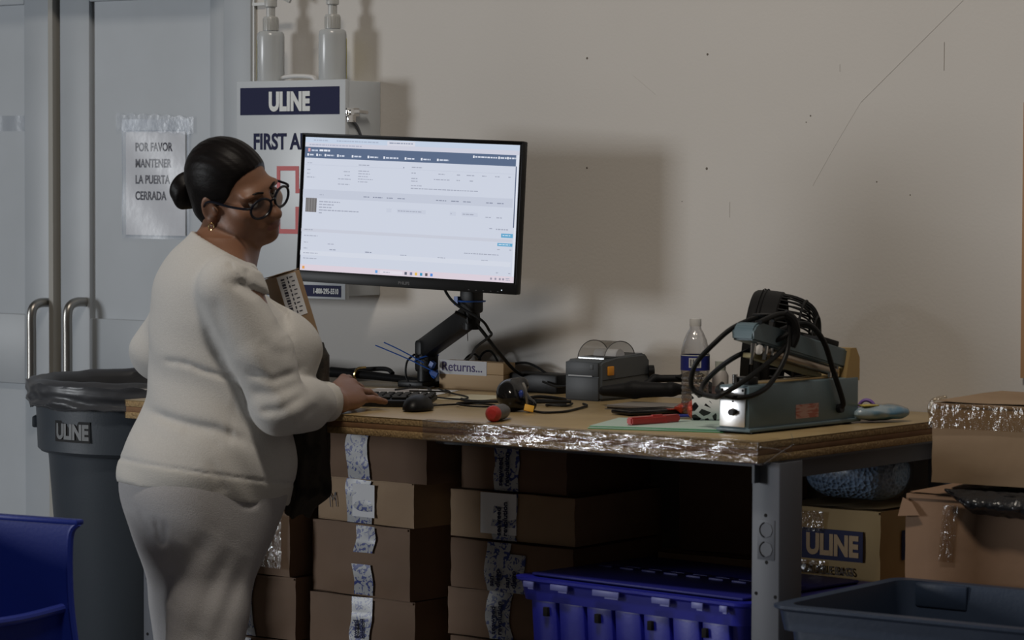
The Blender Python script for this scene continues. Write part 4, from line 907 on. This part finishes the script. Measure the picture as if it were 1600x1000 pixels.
for v_ in (0,1):
    b = MB(); b.prism([(.034*math.cos(a),.027*math.sin(a)) for a in np.linspace(0,2*math.pi,20)[:-1]],.001,Matrix(((0,0,1,-.108+.216*v_),(1,0,0,0),(0,1,0,.070),(0,0,0,1)))); b.build('roll_end', m_roll, t)
b = MB(); b.grid(lambda u,v: Vector(((rl(u,v).x)*1.06, rl(u,v).y*1.04, .070+(rl(u,v).z-.070)*1.03+.002*nz((u*30,v*12,3),1)))+Vector((.004,0,.0)),40,20); b.build('film', m_film, t, recalc=False)
carton('plain carton on the floor under the torn reddish carton', (1.96,-.60,0), .41,.37,.520, R_(4), m_cardr, group='cartons right of the table leg', seed=72)
t = carton('reddish carton with a torn corner under the plastic bag at the right edge', (1.950,-.565,.523), .45, .35, .222, R_(5), m_cardr, seed=73, sag=.006)
b = MB(); b.grid(lambda u,v: Vector((.080+.035*u+.01*v,-.0105-.002*abs(nz((u*4,v*6,7),3)),.085+.12*v)),8,12); b.build('clear_tape', m_tapeclear, t)
b = MB(); b.prism([(0,0),(.05,.004),(.03,.03),(.008,.04)],.002,Matrix.Translation((-.012,-.012,.175)) @ Matrix.Rotation(R_(80),4,'X')); b.build('torn_flap', m_cardr, t)
t = thing('plastic_bag', 'black plastic bag pressed between the two right hand cartons', 'bag', (2.165,-.43,.749), R_(5))
b = MB()
def bg(u,v):
    a = 2*math.pi*u; x = -.14+.36*v; e = math.sin(math.pi*min(1,max(.02,v*.9+.08)))**.5
    return Vector((x, .0+.155*e*math.cos(a), .009+.008*e*math.sin(a)))
b.grid(bg,30,26); b.build('bag', m_blackbag, t, recalc=False)
b = MB()
def oh(u,v):
    a = math.pi*v; e = min(1,5*u+.12)
    return Vector((-.125+.36*u, -.140-.034*math.sin(a)*e-.004*nz((u*9,v*4,1),2), .015-.062*v*e*(.75+.25*u)+.003*nz((u*13,v*5,4),2)))
b.grid(oh,40,12); b.build('overhang', m_blackbag, t)
t = carton('large tan carton taped across its top at the right picture edge', (2.020,-.580,.775), .48, .37, .166, R_(6), m_card2, seed=74, sag=.004)
b = MB(); b.grid(lambda u,v: Vector((-.004+.46*u,(-.0105-.0015*abs(nz((u*9,v*4,7),3))) if v < .6 else (-.0095+.10*(v-.6)), .115+.075*v if v < .6 else .165)),30,10); b.build('clear_tape', m_tapeclear, t)
b = MB(); b.box((.26,.14,.1695),(.15,.10,.001),(0,0,.1)); b.build('shipping_label', m_paper, t)
b = MB(); b.tube([(-.006,.02,.13),(-.012,.01,.15),(-.002,.012,.172),(.018,.03,.178)],.006,6,flat=.4); b.build('tape_tail', m_tapeclear, t)

# ------------------------------------------------------------------ waste bin
t = thing('waste_bin', 'tall round dark grey waste bin by the white doors', 'bin', (-.425,-.40,0))
b = MB(); b.lathe([(0,.01),(.215,.01),(.222,.02),(.272,.68),(.276,.69),(.292,.692),(.300,.70),(.304,.80),(.306,.845),(.316,.848),(.318,.862),(.312,.868),(.296,.866),(.290,.84),(.262,.69),(.212,.03),(0,.03)],72); b.build('bin_body', m_bin, t)
b = MB()
for sgn in (-1,1): b.box((sgn*.300,0,.765),(.022,.10,.03),bev=.005)
bo = b.build('side_handle', m_bin, t); bo.rotation_euler = (0,0,R_(38))
# label faces the camera side (about -50 degrees from +X)
la_ = R_(-88.5); Rb = .3025
b = MB(); b.grid(lambda u,v: Vector((Rb*math.cos(la_-.205+.41*u), Rb*math.sin(la_-.155+.31*u), .728+.054*v)),12,1); b.build('label', m_blackm, t)
tx = text('ULINE', .052, mat('label_grey',(.16,.17,.18),.5), t, (0,0,0), bold=.0026, align='CENTER', sx=.80, bend=Rb+.0012)
tx.rotation_euler = (R_(90),0,la_+R_(90)); tx.location = (Rb*math.cos(la_)*1.004, Rb*math.sin(la_)*1.008, .7370)
t = thing('bin_liner', 'dark plastic liner folded over the rim of the round waste bin', 'bin liner', (-.425,-.40,.60))
b = MB()
def liner(u, v):
    a = 2*math.pi*u; q = Vector((math.cos(a),math.sin(a),0)); w1 = nz((q.x*3.2,q.y*3.2,v*2.0),1.6); w2 = nz((q.x*22,q.y*22,v*6),1.2)
    if v < .45:   # outer hanging skirt
        k = v/.45; r_ = .321+.006*k+.010*abs(w1)*(1-.3*k)+.0015*w2; z = .212+.012*w1+(.272-.212)*k+.003*(1-k)*w2
        r_ += .007*math.sin(11*k+5*w1+2.5*q.x)*(1-k)
    elif v < .55: k = (v-.45)/.10; r_ = .327-.040*k; z = .272+.012*math.sin(math.pi*k)
    else: k = (v-.55)/.45; r_ = .287-.03*k+.008*w1; z = .272-.19*k
    # loose side stands up away from the doors
    lift = max(0, math.cos(a-R_(62)))**3*.045+.006*w1
    if .30 < v < .75: z += lift*(1-abs(v-.52)/.23)
    return Vector((r_*q.x, r_*q.y, z))
b.grid(liner, 160, 44); b.build('liner', m_liner, t, recalc=False)
b = MB(); b.tube([liner(i/80, .02)+Vector((0,0,0)) for i in range(80)], .003, 6, closed=True, raw=True); b.build('hem', m_liner, t)

# ------------------------------------------------------------------ blue stacking bins, near left
def hopper(label, loc, rz):
    t = thing('stacking_bin', label, 'bin', loc, rz, 'blue stacking bins')
    w, d, h, th = .30, .42, .30, .006; fh = .105   # front lip height
    b = MB()
    side = [(-d/2,0),(d/2,0),(d/2,h),(-d/2-.004,h),(-d/2+.016,h-.03),(-d/2+.016,fh+.03),(-d/2+.012,fh)]
    for sgn in (-1,1):
        b.prism([(x,y) for x,y in side], th, Matrix(((0,0,1,sgn*w/2-th/2),(1,0,0,0),(0,1,0,0),(0,0,0,1))))
    b.box((0,d/2,h/2),(w,th,h)); b.box((0,0,th/2),(w,d,th)); b.box((0,-d/2+.04,fh/2),(w,th,fh)); b.build('tub', m_blue2, t)
    b = MB(); b.box((0,d/2+.008,h-.006),(w+.04,.026,.012),bev=.004)
    for sgn in (-1,1): b.box((sgn*(w/2+.008),-.002,h-.006),(.026,d+.012,.012),bev=.004)
    b.build('rim', m_blue2, t)
    b = MB(); b.tube([(-w/2,-d/2+.034,fh+.004),(0,-d/2+.030,fh+.0),(w/2,-d/2+.034,fh+.004)],.010,10); b.build('front_lip', mat('worn_blue_lip',(.03,.05,.33),.35), t)
    for sgn in (-1,1):
        b = MB(); b.tube([(sgn*(w/2+.004),-d/2-.004,h-.008),(sgn*(w/2+.003),-d/2+.016,h-.04),(sgn*(w/2+.003),-d/2+.016,fh+.03),(sgn*(w/2+.003),-d/2+.0,.02)],.008,8); b.build('side_rim', m_blue2, t)
    return t
e_ = .62
BL = (.346,-1.785,.377)
hopper('blue hopper front bin at the lower left, the upper one in view', BL, R_(98.9))
b = MB(); b.box((0,0,.19),(.36,.46,.012),bev=.004)
for x in (-.16,.16):
    for y in (-.2,.2): b.box((x,y,.184),(.03,.03,.368))
b.box((0,0,.371),(.36,.46,.010),bev=.003)
t = tag(b.build('bin_stand', m_leg),'low grey stand carrying the blue hopper front bin','stand'); t.location = (BL[0],BL[1],0); t.rotation_euler = (0,0,R_(98.9))
#PERSON

# ------------------------------------------------------------------ the woman (local axes: x to her camera-right, y away, z up)
PB = Vector((.52,-1.20,0))
person = thing('person', 'woman in cream knitwear and glasses, dark hair in a bun, looking over her shoulder', 'person', PB, YAW)
FA, SA = np.array((.866,.5,0)), np.array((.5,-.866,0))        # chest direction, her right
def fs(f, s, z): return FA*f+SA*s+np.array((0,0,z))
def D(px, py): return ((px-320)/700., .745+(740-py)/700.)      # image pixels -> (a, z) metres in her own frame
TZs = np.array([.60,.68,.745,.80,.888,.95,1.024,1.10,1.188,1.24,1.28,1.32])
Tcf = np.interp; cfT = np.array([.0,.003,.005,.014,.030,.046,.036,.020,.010,.022,.040,.05])
rfT = np.array([.175,.193,.201,.191,.160,.163,.152,.130,.100,.083,.066,.055]); rsT = np.array([.175,.195,.205,.204,.184,.178,.172,.172,.168,.125,.072,.06])
def smooth_interp(z, X, Y):
    i = np.clip(np.searchsorted(X, z)-1, 0, len(X)-2); t = np.clip((z-X[i])/(X[i+1]-X[i]),0,1)
    m = np.gradient(Y, X); h = X[i+1]-X[i]
    return (2*t**3-3*t**2+1)*Y[i]+(t**3-2*t**2+t)*h*m[i]+(-2*t**3+3*t**2)*Y[i+1]+(t**3-t**2)*h*m[i+1]
def torso(P, k=1.0):
    f = P@FA; s_ = P@SA; z = P[:,2]
    cf = smooth_interp(z,TZs,cfT); rf = smooth_interp(z,TZs,rfT)*k; rs = smooth_interp(z,TZs,rsT)*k
    x, y = (f-cf)/rf, s_/rs; r = np.sqrt(x*x+y*y)+1e-9
    return (r-1)*np.minimum(rf,rs)*.92
def creases(P, L, b1):
    d = np.zeros(len(P)); m = P[:,1] < b1; Q = P[m][:,[0,2]]
    if not len(Q): return d
    for pts, dep, wd in L:
        A = np.array([D(*p) for p in pts]); best = np.full(len(Q),9.); tt = np.zeros(len(Q)); n = len(A)-1
        for i in range(n):
            ab = A[i+1]-A[i]; t = np.clip(((Q-A[i])@ab)/(ab@ab),0,1); e = np.linalg.norm(Q-A[i]-t[:,None]*ab,axis=1)
            u = e < best; best[u] = e[u]; tt[u] = (i+t[u])/n
        d[m] += dep*np.exp(-(best/wd)**2)*np.clip(np.sin(np.pi*np.clip(tt,.04,.96))*1.6,0,1)
    return d
SHR, ELR, WRR = np.array((.092,-.158,1.165)), np.array((.180,-.160,.914)), np.array((.286,.118,.899))
SHL, ELL, WRL = fs(.03,-.150,1.125), fs(-.005,-.238,1.005), fs(.150,-.135,1.00)
up_hem = lambda P: .700-.165*(P@FA)
cu = (WRR-ELR)/np.linalg.norm(WRR-ELR); culen = np.linalg.norm(WRR-ELR)-.050
cul = (WRL-ELL)/np.linalg.norm(WRL-ELL)
sw = SDF(); sw.add(torso, (0,0,.95), .62, .02)
for s_ in (-1,1): sw.ell(fs(.150,.078*s_,1.022), (.094,.086,.082), .085)
sw.cone(SHR+np.array((-.016,0,.0)), SHR*.45+ELR*.55, .074, .071, .028); sw.cone(SHR*.45+ELR*.55, ELR, .071, .060, .010); sw.cone(ELR, WRR, .060, .044, .010)
sw.cone(ELR+np.array((.01,.0,-.01)), ELR*.5+WRR*.5+np.array((.0,0,-.012)), .056, .048, .03)
sw.cone(SHL, ELL, .064, .060, .05); sw.cone(ELL, WRL, .060, .045, .03)
CR = [([(300,561),(330,573),(360,581),(384,584)],.007,.0055),([(262,560),(290,561),(312,566)],.005,.006),([(233,638),(290,652),(350,662),(405,684)],.012,.010),([(290,662),(330,668),(372,690)],.004,.012),
      ([(378,610),(374,660),(370,690)],.003,.005),([(374,436),(392,440),(420,456),(446,490),(458,522)],.020,.009),([(398,414),(404,440)],.008,.005),([(352,455),(360,500),(372,540)],.004,.010),([(372,406),(380,416)],.005,.004),([(385,420),(392,440)],.004,.004),
      ([(392,566),(440,584),(478,570)],.008,.008),([(400,600),(440,604),(480,590)],.005,.010),([(415,632),(452,628),(488,606)],.007,.008),([(448,660),(478,646),(506,622)],.006,.008),([(334,500),(344,530),(360,560)],.004,.010),
      ([(206,508),(222,522),(232,528)],.008,.006),([(203,530),(222,545),(234,548)],.008,.006),([(340,700),(360,740),(362,760)],.004,.010),([(420,520),(440,540),(470,545)],.004,.012)]
def sweater(P, c, h):
    d = sw.ev(P, c, h)
    d = d+.80*creases(P, [(a,b_,c_*1.25) for a,b_,c_ in CR], .02)-.0022*np.sin(P[:,2]*60+P[:,0]*38+2.2*np.sin(P[:,0]*21+P[:,1]*15))*np.clip((1.15-P[:,2])*5,0,1)*.8
    zh = up_hem(P); z = P[:,2]
    d = d+.0035*np.exp(-((z-zh-.052)/.0035)**2)+.006*np.clip(1-(z-zh)/.05,0,1)
    arm = np.clip((P@cu-ELR@cu)/culen,0,1)*(np.linalg.norm(P-(ELR+np.outer((P-ELR)@cu,cu)),axis=1) < .08)
    d = d+.003*np.exp(-((arm-.80)/.03)**2)*(arm > .3)
    d = np.maximum(d, zh-z); d = np.maximum(d, z-(1.272-.52*P[:,0]))
    near = np.linalg.norm(P-(ELR+np.outer((P-ELR)@cu,cu)),axis=1) < .10
    cut = np.where(near & ((P-ELR)@cu > 0), (P-ELR)@cu-culen, -1.); d = np.maximum(d, cut)
    nearl = np.linalg.norm(P-(ELL+np.outer((P-ELL)@cul,cul)),axis=1) < .07
    # hollow out the collar and cuff mouths a little
    inner = np.maximum(torso(P,.80), (1.235-.52*P[:,0])-z); d = np.maximum(d, -inner)
    q = (P-ELR)@cu; rad = np.linalg.norm(P-(ELR+np.outer(q,cu)),axis=1); d = np.maximum(d, -np.maximum(rad-.036, culen-.03-q))
    return d
V,Q = surf(sweater,(-.26,-.30,.62),(.36,.42,1.36),.0048,2.4)
me = mesh_np('sweater',V,Q); zc_ = V[Q].mean(1); rb = (zc_[:,2] < up_hem(zc_)+.048)
q_ = (zc_-ELR)@cu; rad_ = np.linalg.norm(zc_-(ELR+np.outer(q_,cu)),axis=1); rb |= (q_ > culen-.045) & (rad_ < .07)
me.polygons.foreach_set('material_index', rb.astype(np.int32)); sweater_o = link('sweater', me, [m_fab, m_rib], person, 0); me.polygons.foreach_set('use_smooth', [True]*len(me.polygons))

# trousers
tr = SDF()
zT = np.array([.28,.35,.418,.516,.616,.716,.80]); cT = np.array([-.012,-.012,-.011,-.009,-.003,.002,.01])/.866; fT = np.array([.048,.055,.074,.105,.150,.184,.178]); sT = np.array([.135,.145,.155,.166,.182,.192,.19])
def hips(P):
    f = P@FA; s_ = P@SA; z = P[:,2]; x = (f-smooth_interp(z,zT,cT))/smooth_interp(z,zT,fT); y = s_/smooth_interp(z,zT,sT)
    r = (np.abs(x)**2.3+np.abs(y)**2.3)**(1/2.3); return (r-1)*smooth_interp(z,zT,fT)*.85
tr.add(lambda P: np.maximum(hips(P), np.maximum(P[:,2]-.80, .36-P[:,2])), (0,0,.58), .32, .03)
KL_, KR_ = fs(.006,-.072,.44), fs(-.030,.072,.44)
for K, s_, ff in ((KL_,-1,.020),(KR_,1,-.075)):
    tr.cone(K, fs(ff,.078*s_,.10), .080, .068, .05)
CT = [([(226,788),(240,808),(252,826)],.006,.006),([(258,800),(263,842)],.008,.005),([(273,804),(268,844)],.007,.005),([(345,815),(300,880),(268,975)],.010,.016),([(375,835),(335,925),(300,1010)],.010,.013),([(395,850),(365,940),(335,1020)],.008,.012),
      ([(300,830),(270,890),(255,940)],.006,.014),([(388,772),(402,776),(414,772)],.010,.006),([(240,850),(262,930),(285,1000)],.004,.018),([(330,960),(310,1010),(300,1060)],.006,.012)]
def trouser(P, c, h):
    d = tr.ev(P,c,h)+.62*creases(P, [(a,b_,c_*1.5) for a,b_,c_ in CT], .10)
    d = np.maximum(d, .085-P[:,2]); return np.maximum(d, P[:,2]-.80)
V,Q = surf(trouser,(-.28,-.30,.05),(.30,.30,.84),.0055,2.2); o = link('trousers', mesh_np('trousers',V,Q), m_pant, person, 0); o.data.polygons.foreach_set('use_smooth',[True]*len(o.data.polygons))

# head frame
psi, pit, rol = R_(54), R_(9), R_(23)
f0 = np.array((math.sin(psi),-math.cos(psi),0)); r0 = np.array((f0[1],-f0[0],0)); zz = np.array((0,0,1.))
hf = math.cos(pit)*f0-math.sin(pit)*zz; u1 = math.cos(pit)*zz+math.sin(pit)*f0
hu = math.cos(rol)*u1+math.sin(rol)*r0; hr = math.cos(rol)*r0-math.sin(rol)*u1; hl = -hr
HC = np.array((.068,.020,1.373)); HR = np.stack((hf,hl,hu),1)   # columns
def H(x,y,z): return HC+HR@np.array((x,y,z))
body = SDF()
# torso, limbs under the clothes
body.add(lambda P: np.maximum(torso(P,.84), np.maximum(.64-P[:,2], P[:,2]-1.27)), (0,0,.95), .5, .02)
NB = fs(.035,0,1.22)
body.cone(NB, H(-.022,0,-.055), .060, .054, .035); body.cone(fs(.06,.02,1.19), H(.02,0,-.085), .045,.040,.035)
body.cone(SHR, ELR, .050, .042, .04); body.cone(ELR, WRR, .040, .0265, .02); body.cone(SHL, ELL, .050,.042,.04); body.cone(ELL, WRL, .040,.027,.02)
for K, s_, ff in ((KL_,-1,.020),(KR_,1,-.075)):
    body.cone(fs(0,.072*s_,.66), K, .090,.066,.05); body.cone(K, fs(ff,.088*s_,.07), .066,.038,.03); body.cone(fs(ff,.088*s_,.045), fs(ff+.13,.095*s_,.03), .034,.026,.03)
# head
E_ = lambda c,r,k=.015,sub=False: body.ell(H(*c), r, k, HR, sub)
E_((-.020,0,.030),(.098,.074,.088),.02); E_((.026,0,-.026),(.070,.060,.080),.03); E_((.035,0,-.056),(.054,.048,.044),.03)
E_((.080,0,-.088),(.023,.025,.019),.028)
for s_ in (-1,1):
    E_((.056,.040*s_,-.034),(.030,.026,.030),.022); E_((.030,.050*s_,-.070),(.035,.016,.028),.025); E_((.078,.028*s_,.020),(.016,.028,.009),.020)
    E_((.098,.031*s_,.000),(.014,.019,.012),.012,True)
    body.cone(H(.064,.012*s_+.02*s_,-.060), H(.078,.018*s_,-.060), .014,.012,.02)
    E_((.093,.0155*s_,-.038),(.012,.008,.009),.008); E_((.064,.055*s_,-.02),(.02,.012,.014),.02)
body.cone(H(.090,0,.004), H(.114,0,-.032), .0085, .0125, .014); E_((.114,0,-.035),(.0125,.0135,.011),.008)
E_((.085,0,-.060),(.020,.030,.018),.014)
E_((.102,0,-.0585),(.008,.022,.0060),.004); E_((.101,0,-.0672),(.008,.020,.0065),.004)
body.cone(H(.113,-.02,-.0628), H(.113,.02,-.0628), .0016,.0016,.003,True)
for s_ in (-1,1):
    e0 = np.array((-.012,.076*s_,-.012)); ax = np.array((.25,.95*s_,0)); ax /= np.linalg.norm(ax)
    tq = np.stack((HR@np.array((ax[1]*s_,-ax[0]*s_,0)), HR@ax, HR@np.array((0,0,1.))),1)
    body.ell(H(*e0), (.019,.0075,.032), .006, tq); body.ell(H(*(e0+ax*.008*1)), (.012,.006,.022), .005, tq, True); body.ell(H(*(e0+np.array((.002,0,-.026)))), (.009,.007,.010), .006, tq)
    body.ell(H(.006,.0745*s_,-.014),(.007,.006,.010),.005,HR)
# right hand over the table edge
dh = np.array((.36,.93,0)); dh /= np.linalg.norm(dh); Lh = np.array((-dh[1],dh[0],0)); Z3 = np.array((0,0,1.))
W_ = WRR
rl_ = R_(38); Lr = Lh*math.cos(rl_)+Z3*math.sin(rl_); Nr = np.cross(dh, Lr); Nr = Nr if Nr[2] > 0 else -Nr   # knuckle line (little finger low), back-of-hand normal
W2 = W_+dh*.012
kn = [W2+dh*d_+Lr*l+Z3*.018+Nr*n_ for l,d_,n_ in ((.034,.086,.006),(.012,.092,.010),(-.011,.088,.007),(-.031,.078,.001))]
for i,k_ in enumerate(kn): body.cone(W2+Lr*(.014-.009*i), k_, .0185, .0120, .012)
body.ell(W2+dh*.050+Z3*.009, (.036,.048,.017), .02, np.stack((Lr,dh,Nr),1))
floor_z = .8885
ft = [(.044,.028,.021),(.047,.030,.022),(.044,.028,.021),(.036,.022,.019)]
for i,(k_,(l1,l2,l3)) in enumerate(zip(kn,ft)):
    d1 = dh+Lh*(.16,.03,-.16,-.42)[i]; d1 /= np.linalg.norm(d1); r_ = (.0098,.0100,.0096,.0086)[i]
    drop = k_[2]-floor_z; s1 = (.05,.30,.22,.16)[i]*drop; s2 = (.36,.38,.42,.44)[i]*drop; s3 = drop-s1-s2
    h_ = lambda l, sx: math.sqrt(max(l*l-sx*sx, (.25*l)**2))
    p1 = k_+d1*h_(l1,s1)-Z3*s1; p2 = p1+d1*h_(l2,s2)-Z3*s2; p3 = p2+d1*h_(l3,s3)-Z3*s3
    body.cone(k_,p1,r_*1.10,r_,.004); body.cone(p1,p2,r_,r_*.92,.003); body.cone(p2,p3,r_*.92,r_*.78,.003)
t1 = W2+dh*.045+Lr*.030-Nr*.030; t2 = t1+dh*.034+Lh*.006-Z3*.004; t3 = t2+dh*.024-Z3*.004
t1[2] = max(t1[2],.892); t2[2] = max(t2[2],.890); t3[2] = max(t3[2],.888)
body.cone(W2+Lr*.012,t1,.019,.0120,.01); body.cone(t1,t2,.0115,.0105,.004); body.cone(t2,t3,.0105,.0085,.004)
# left hand holding the small carton from below
dl = cul; Ul = Z3; Ll = np.cross(dl,Ul); Ll /= np.linalg.norm(Ll)
bodyL = WRL
body.ell(WRL+dl*.045, (.042,.040,.015), .02, np.stack((dl,Ll,np.cross(dl,Ll)),1))
for i,l in enumerate((-.030,-.010,.010,.029)):
    k_ = WRL+dl*.085+Ll*l; p1 = k_+dl*.035+Z3*.004; p2 = p1+dl*.014+Z3*.022; p3 = p2+Z3*.020-dl*.002
    body.cone(WRL+dl*.02+Ll*l*.5,k_,.015,.0098,.01); body.cone(k_,p1,.0095,.009,.004); body.cone(p1,p2,.009,.0084,.003); body.cone(p2,p3,.0084,.007,.003)
q0 = WRL+dl*.03-Ll*.03; q1 = q0+dl*.03-Ll*.022+Z3*.012; q2 = q1+dl*.024+Z3*.016; body.cone(WRL,q1,.017,.011,.01); body.cone(q1,q2,.011,.008,.004)
V,Q = surf(lambda P,c,h: body.ev(P,c,h),(-.24,-.28,-.01),(.42,.44,1.52),.0026,1.6)
me = mesh_np('body',V,Q); hc = (V[Q].mean(1)-HC)@HR
lipm = (((hc-np.array((.104,0,-.0628)))/np.array((.014,.0225,.0105)))**2).sum(1) < 1
me.polygons.foreach_set('material_index', lipm.astype(np.int32)); o = link('body', me, [m_skin, m_lip], person, 0); me.polygons.foreach_set('use_smooth',[True]*len(me.polygons))
# hair: sleek cap, bun, tie, brows
hs = SDF(); hs.ell(H(-.020,0,.031),(.1035,.0800,.0940),.01,HR); hs.ell(H(-.052,0,-.025),(.050,.060,.060),.03,HR); hs.cone(H(-.06,0,-.05),H(-.055,0,-.095),.048,.030,.03)
hs.cone(H(-.09,0,-.008),H(-.125,0,-.016),.030,.020,.02)
def hair(P,c,h):
    d = hs.ev(P,c,h); q = (P-HC)@HR; z = q[:,2]; x = q[:,0]
    edge = .034+.50*np.maximum(z,0)+9*np.maximum(z-.05,0)**2-.030*np.clip(-(z-.006)*60,0,1)-.018*np.clip(-z*40,0,1)-.10*np.abs(q[:,1])*np.clip(z*20,0,1)+.02*np.clip((z-.07)*10,0,1)
    cut = (x-edge)*.70; d = d-.0003*np.sin(q[:,1]*420+q[:,2]*90)*(np.abs(q[:,1]) < .2)
    k = .008; hh = np.clip(.5+.5*(cut-d)/k,0,1); return cut*hh+d*(1-hh)+k*hh*(1-hh)
V,Q = surf(hair,(-.20,-.16,1.18),(.22,.20,1.54),.0026,2.2); ho = link('hair', mesh_np('hair',V,Q), m_hair, person, 0); ho.data.polygons.foreach_set('use_smooth',[True]*len(ho.data.polygons))
bs = SDF(); bs.ell(H(-.150,0,-.024),(.033,.043,.044),.01,HR)
def bun(P,c,h):
    q = (P-np.array(H(-.150,0,-.024)))@HR; return bs.ev(P,c,h)+.0014*np.sin(3*np.arctan2(q[:,2],q[:,1])+q[:,0]*170)
V,Q = surf(bun,(-.16,-.10,1.28),(.06,.18,1.48),.0026,2.); bo = link('hair_bun', mesh_np('hair_bun',V,Q), m_hair, person, 0); bo.data.polygons.foreach_set('use_smooth',[True]*len(bo.data.polygons))
def hv(x,y,z): return Vector(H(x,y,z))
b = MB(); b.tube([hv(-.116,.026*math.cos(a),-.016+.026*math.sin(a)) for a in np.linspace(0,2*math.pi,24)[:-1]],.004,6,closed=True,raw=True); b.build('hair_tie', m_blackm, person)
for s_ in (-1,1):
    b = MB(); b.tube([hv(.097,.013*s_,.0200),hv(.0935,.030*s_,.0255),hv(.079,.049*s_,.020)], lambda u: .0048*(1-.55*u), 6, flat=.6); b.build('eyebrow', m_hair, person)
    c_ = hv(.0785,.031*s_,.000)
    b = MB(); b.ball(c_,.0125,20); ey = b.build('eye', m_eye, person)
    look = Vector(hf*.9-np.array((0,.25,0))+hr*.25).normalized()
    b = MB(); b.ball(c_+look*.0085,(.0048,.0048,.0048),12); b.build('iris', m_iris, ey)
    b = MB(); M3 = Matrix([list(r) for r in HR]); 
    V_ = b.ball(c_,(.0138,.0145,.0138),20)
    kill = []
    for v in V_:
        l_ = M3.transposed() @ (v.co-c_)
        if -.0065 < l_.z < .0022: kill.append(v)
    bmesh.ops.delete(b.bm, geom=kill, context='VERTS'); b.build('eyelid', m_skin, person)
# spectacles
def lens(s_, a, e=1.): return hv(.112-.010*abs(math.cos(a)*.5+.5), s_*(.0350+.0285*e*math.cos(a)), -.006+.0230*e*math.sin(a)*(1.0 if math.sin(a) < 0 else .86))
gl = None
for s_ in (-1,1):
    b = MB(); b.tube([lens(s_,a) for a in np.linspace(0,2*math.pi,40)[:-1]],.0030,8,closed=True,raw=True); r_o = b.build('spectacle_rim', m_frame, person)
    b = MB(); ring = [b.bm.verts.new(lens(s_,a,.97)) for a in np.linspace(0,2*math.pi,40)[:-1]]; b.bm.faces.new(ring); b.build('lens', m_lens, r_o)
    b = MB(); b.tube([hv(.103,s_*.0635,.004),hv(.092,s_*.072,.005),hv(.05,s_*.0775,.006),hv(.005,s_*.0805,.010),hv(-.014,s_*.081,.004),hv(-.028,s_*.080,-.015)],.0029,8); b.build('spectacle_temple', m_frame, person)
b = MB(); b.tube([hv(.112,-.0075,.0),hv(.117,0,.005),hv(.112,.0075,.0)],.0025,8); b.build('spectacle_bridge', m_frame, person)
for s_ in (-1,1):
    e0 = hv(-.006,.083*s_,-.044); b = MB(); b.tube([e0+Vector((.006*math.cos(a),.001,.008*math.sin(a)-.006)) for a in np.linspace(0,2*math.pi,16)[:-1]],.0013,6,closed=True,raw=True); b.build('earring', m_gold, person)
for s_, ff in ((-1,.020),(1,-.075)):
    sh_ = SDF(); sh_.cone(fs(ff-.04,.09*s_,.045), fs(ff+.14,.097*s_,.035), .046,.040,.03); sh_.cone(fs(ff,.089*s_,.05), fs(ff,.089*s_,.10), .046,.046,.02)
    V,Q = surf(lambda P,c,h: np.maximum(np.maximum(sh_.ev(P,c,h), .001-P[:,2]), P[:,2]-.11),(-.22,-.26,-.02),(.34,.30,.16),.005,2.); link('shoe', mesh_np('shoe',V,Q), m_shoe, person, 40)

# what she holds: a small labelled carton and a dark garment, both on her left forearm
BXl = Vector((.186,.170,1.103)); WM = Matrix.Translation(PB) @ Matrix.Rotation(YAW,4,'Z')
t = thing('held_carton', 'small carton with a white address label held against her chest', 'box', (0,0,0))
t.matrix_world = WM @ Matrix.Translation(BXl) @ Matrix.Rotation(R_(-17),4,'Y') @ Matrix.Rotation(R_(28),4,'Z')
b = MB(); b.box((0,0,-.005),(.062,.07,.180),bev=.003); b.build('carton', m_card2, t)
b = MB(); b.box((-.006,-.0356,.033),(.048,.001,.098)); lb_ = b.build('address_label', m_paper, t)
b = MB()
for k in range(14): b.box((-.018,-.0364,-.008+.0062*k),(.009,.0006,.0022+.0016*(k%3)))
b.build('barcode', m_ink, lb_)
b = MB()
for k in range(9):
    b.box((.004+.003*(k%2),-.0364,.074-.010*k),(.008,.0006,.0022)); b.box((-.005,-.0364,.074-.010*k),(.003,.0006,.006))
b.build('print_lines', m_ink, lb_)
for sgn in (-1,1):
    b = MB(); b.box((0,sgn*.018,.0865),(.060,.033,.0015),(R_(3)*sgn,0,0)); b.build('flap', m_card2, t)
t = thing('dark_garment', 'dark camouflage cloth hanging from her left arm in front of her', 'garment', PB, YAW)
b = MB()
gz = [(1.025,.030,.030,.228,.155),(1.00,.045,.042,.226,.150),(.95,.045,.045,.222,.150),(.90,.045,.05,.222,.150),(.84,.050,.055,.222,.150),(.77,.050,.060,.222,.150),(.70,.052,.062,.222,.150),(.685,.050,.062,.220,.150),(.66,.032,.06,.206,.150),(.638,.028,.058,.200,.150)]
zs = np.array([g[0] for g in gz])[::-1]; cols = [np.array([g[k] for g in gz])[::-1] for k in range(1,5)]
def garm(u,v):
    a = 2*math.pi*u; z = 1.03-(1.03-.638)*v
    ra, rb2, ca, cb = [float(np.interp(z, zs, c_)) for c_ in cols]
    w_ = 1+.10*math.sin(5*a+z*14)*min(1,v*3)+.07*math.sin(9*a-z*20)*min(1,v*3)
    return Vector((ca+ra*w_*math.cos(a), cb+rb2*w_*math.sin(a), z+.006*math.sin(4*a)*v))
b.grid(garm, 56, 40); b.build('cloth', m_garm, t, recalc=False, smooth=0)
bpy.data.objects['cloth'].data.polygons.foreach_set('use_smooth',[True]*len(bpy.data.objects['cloth'].data.polygons))
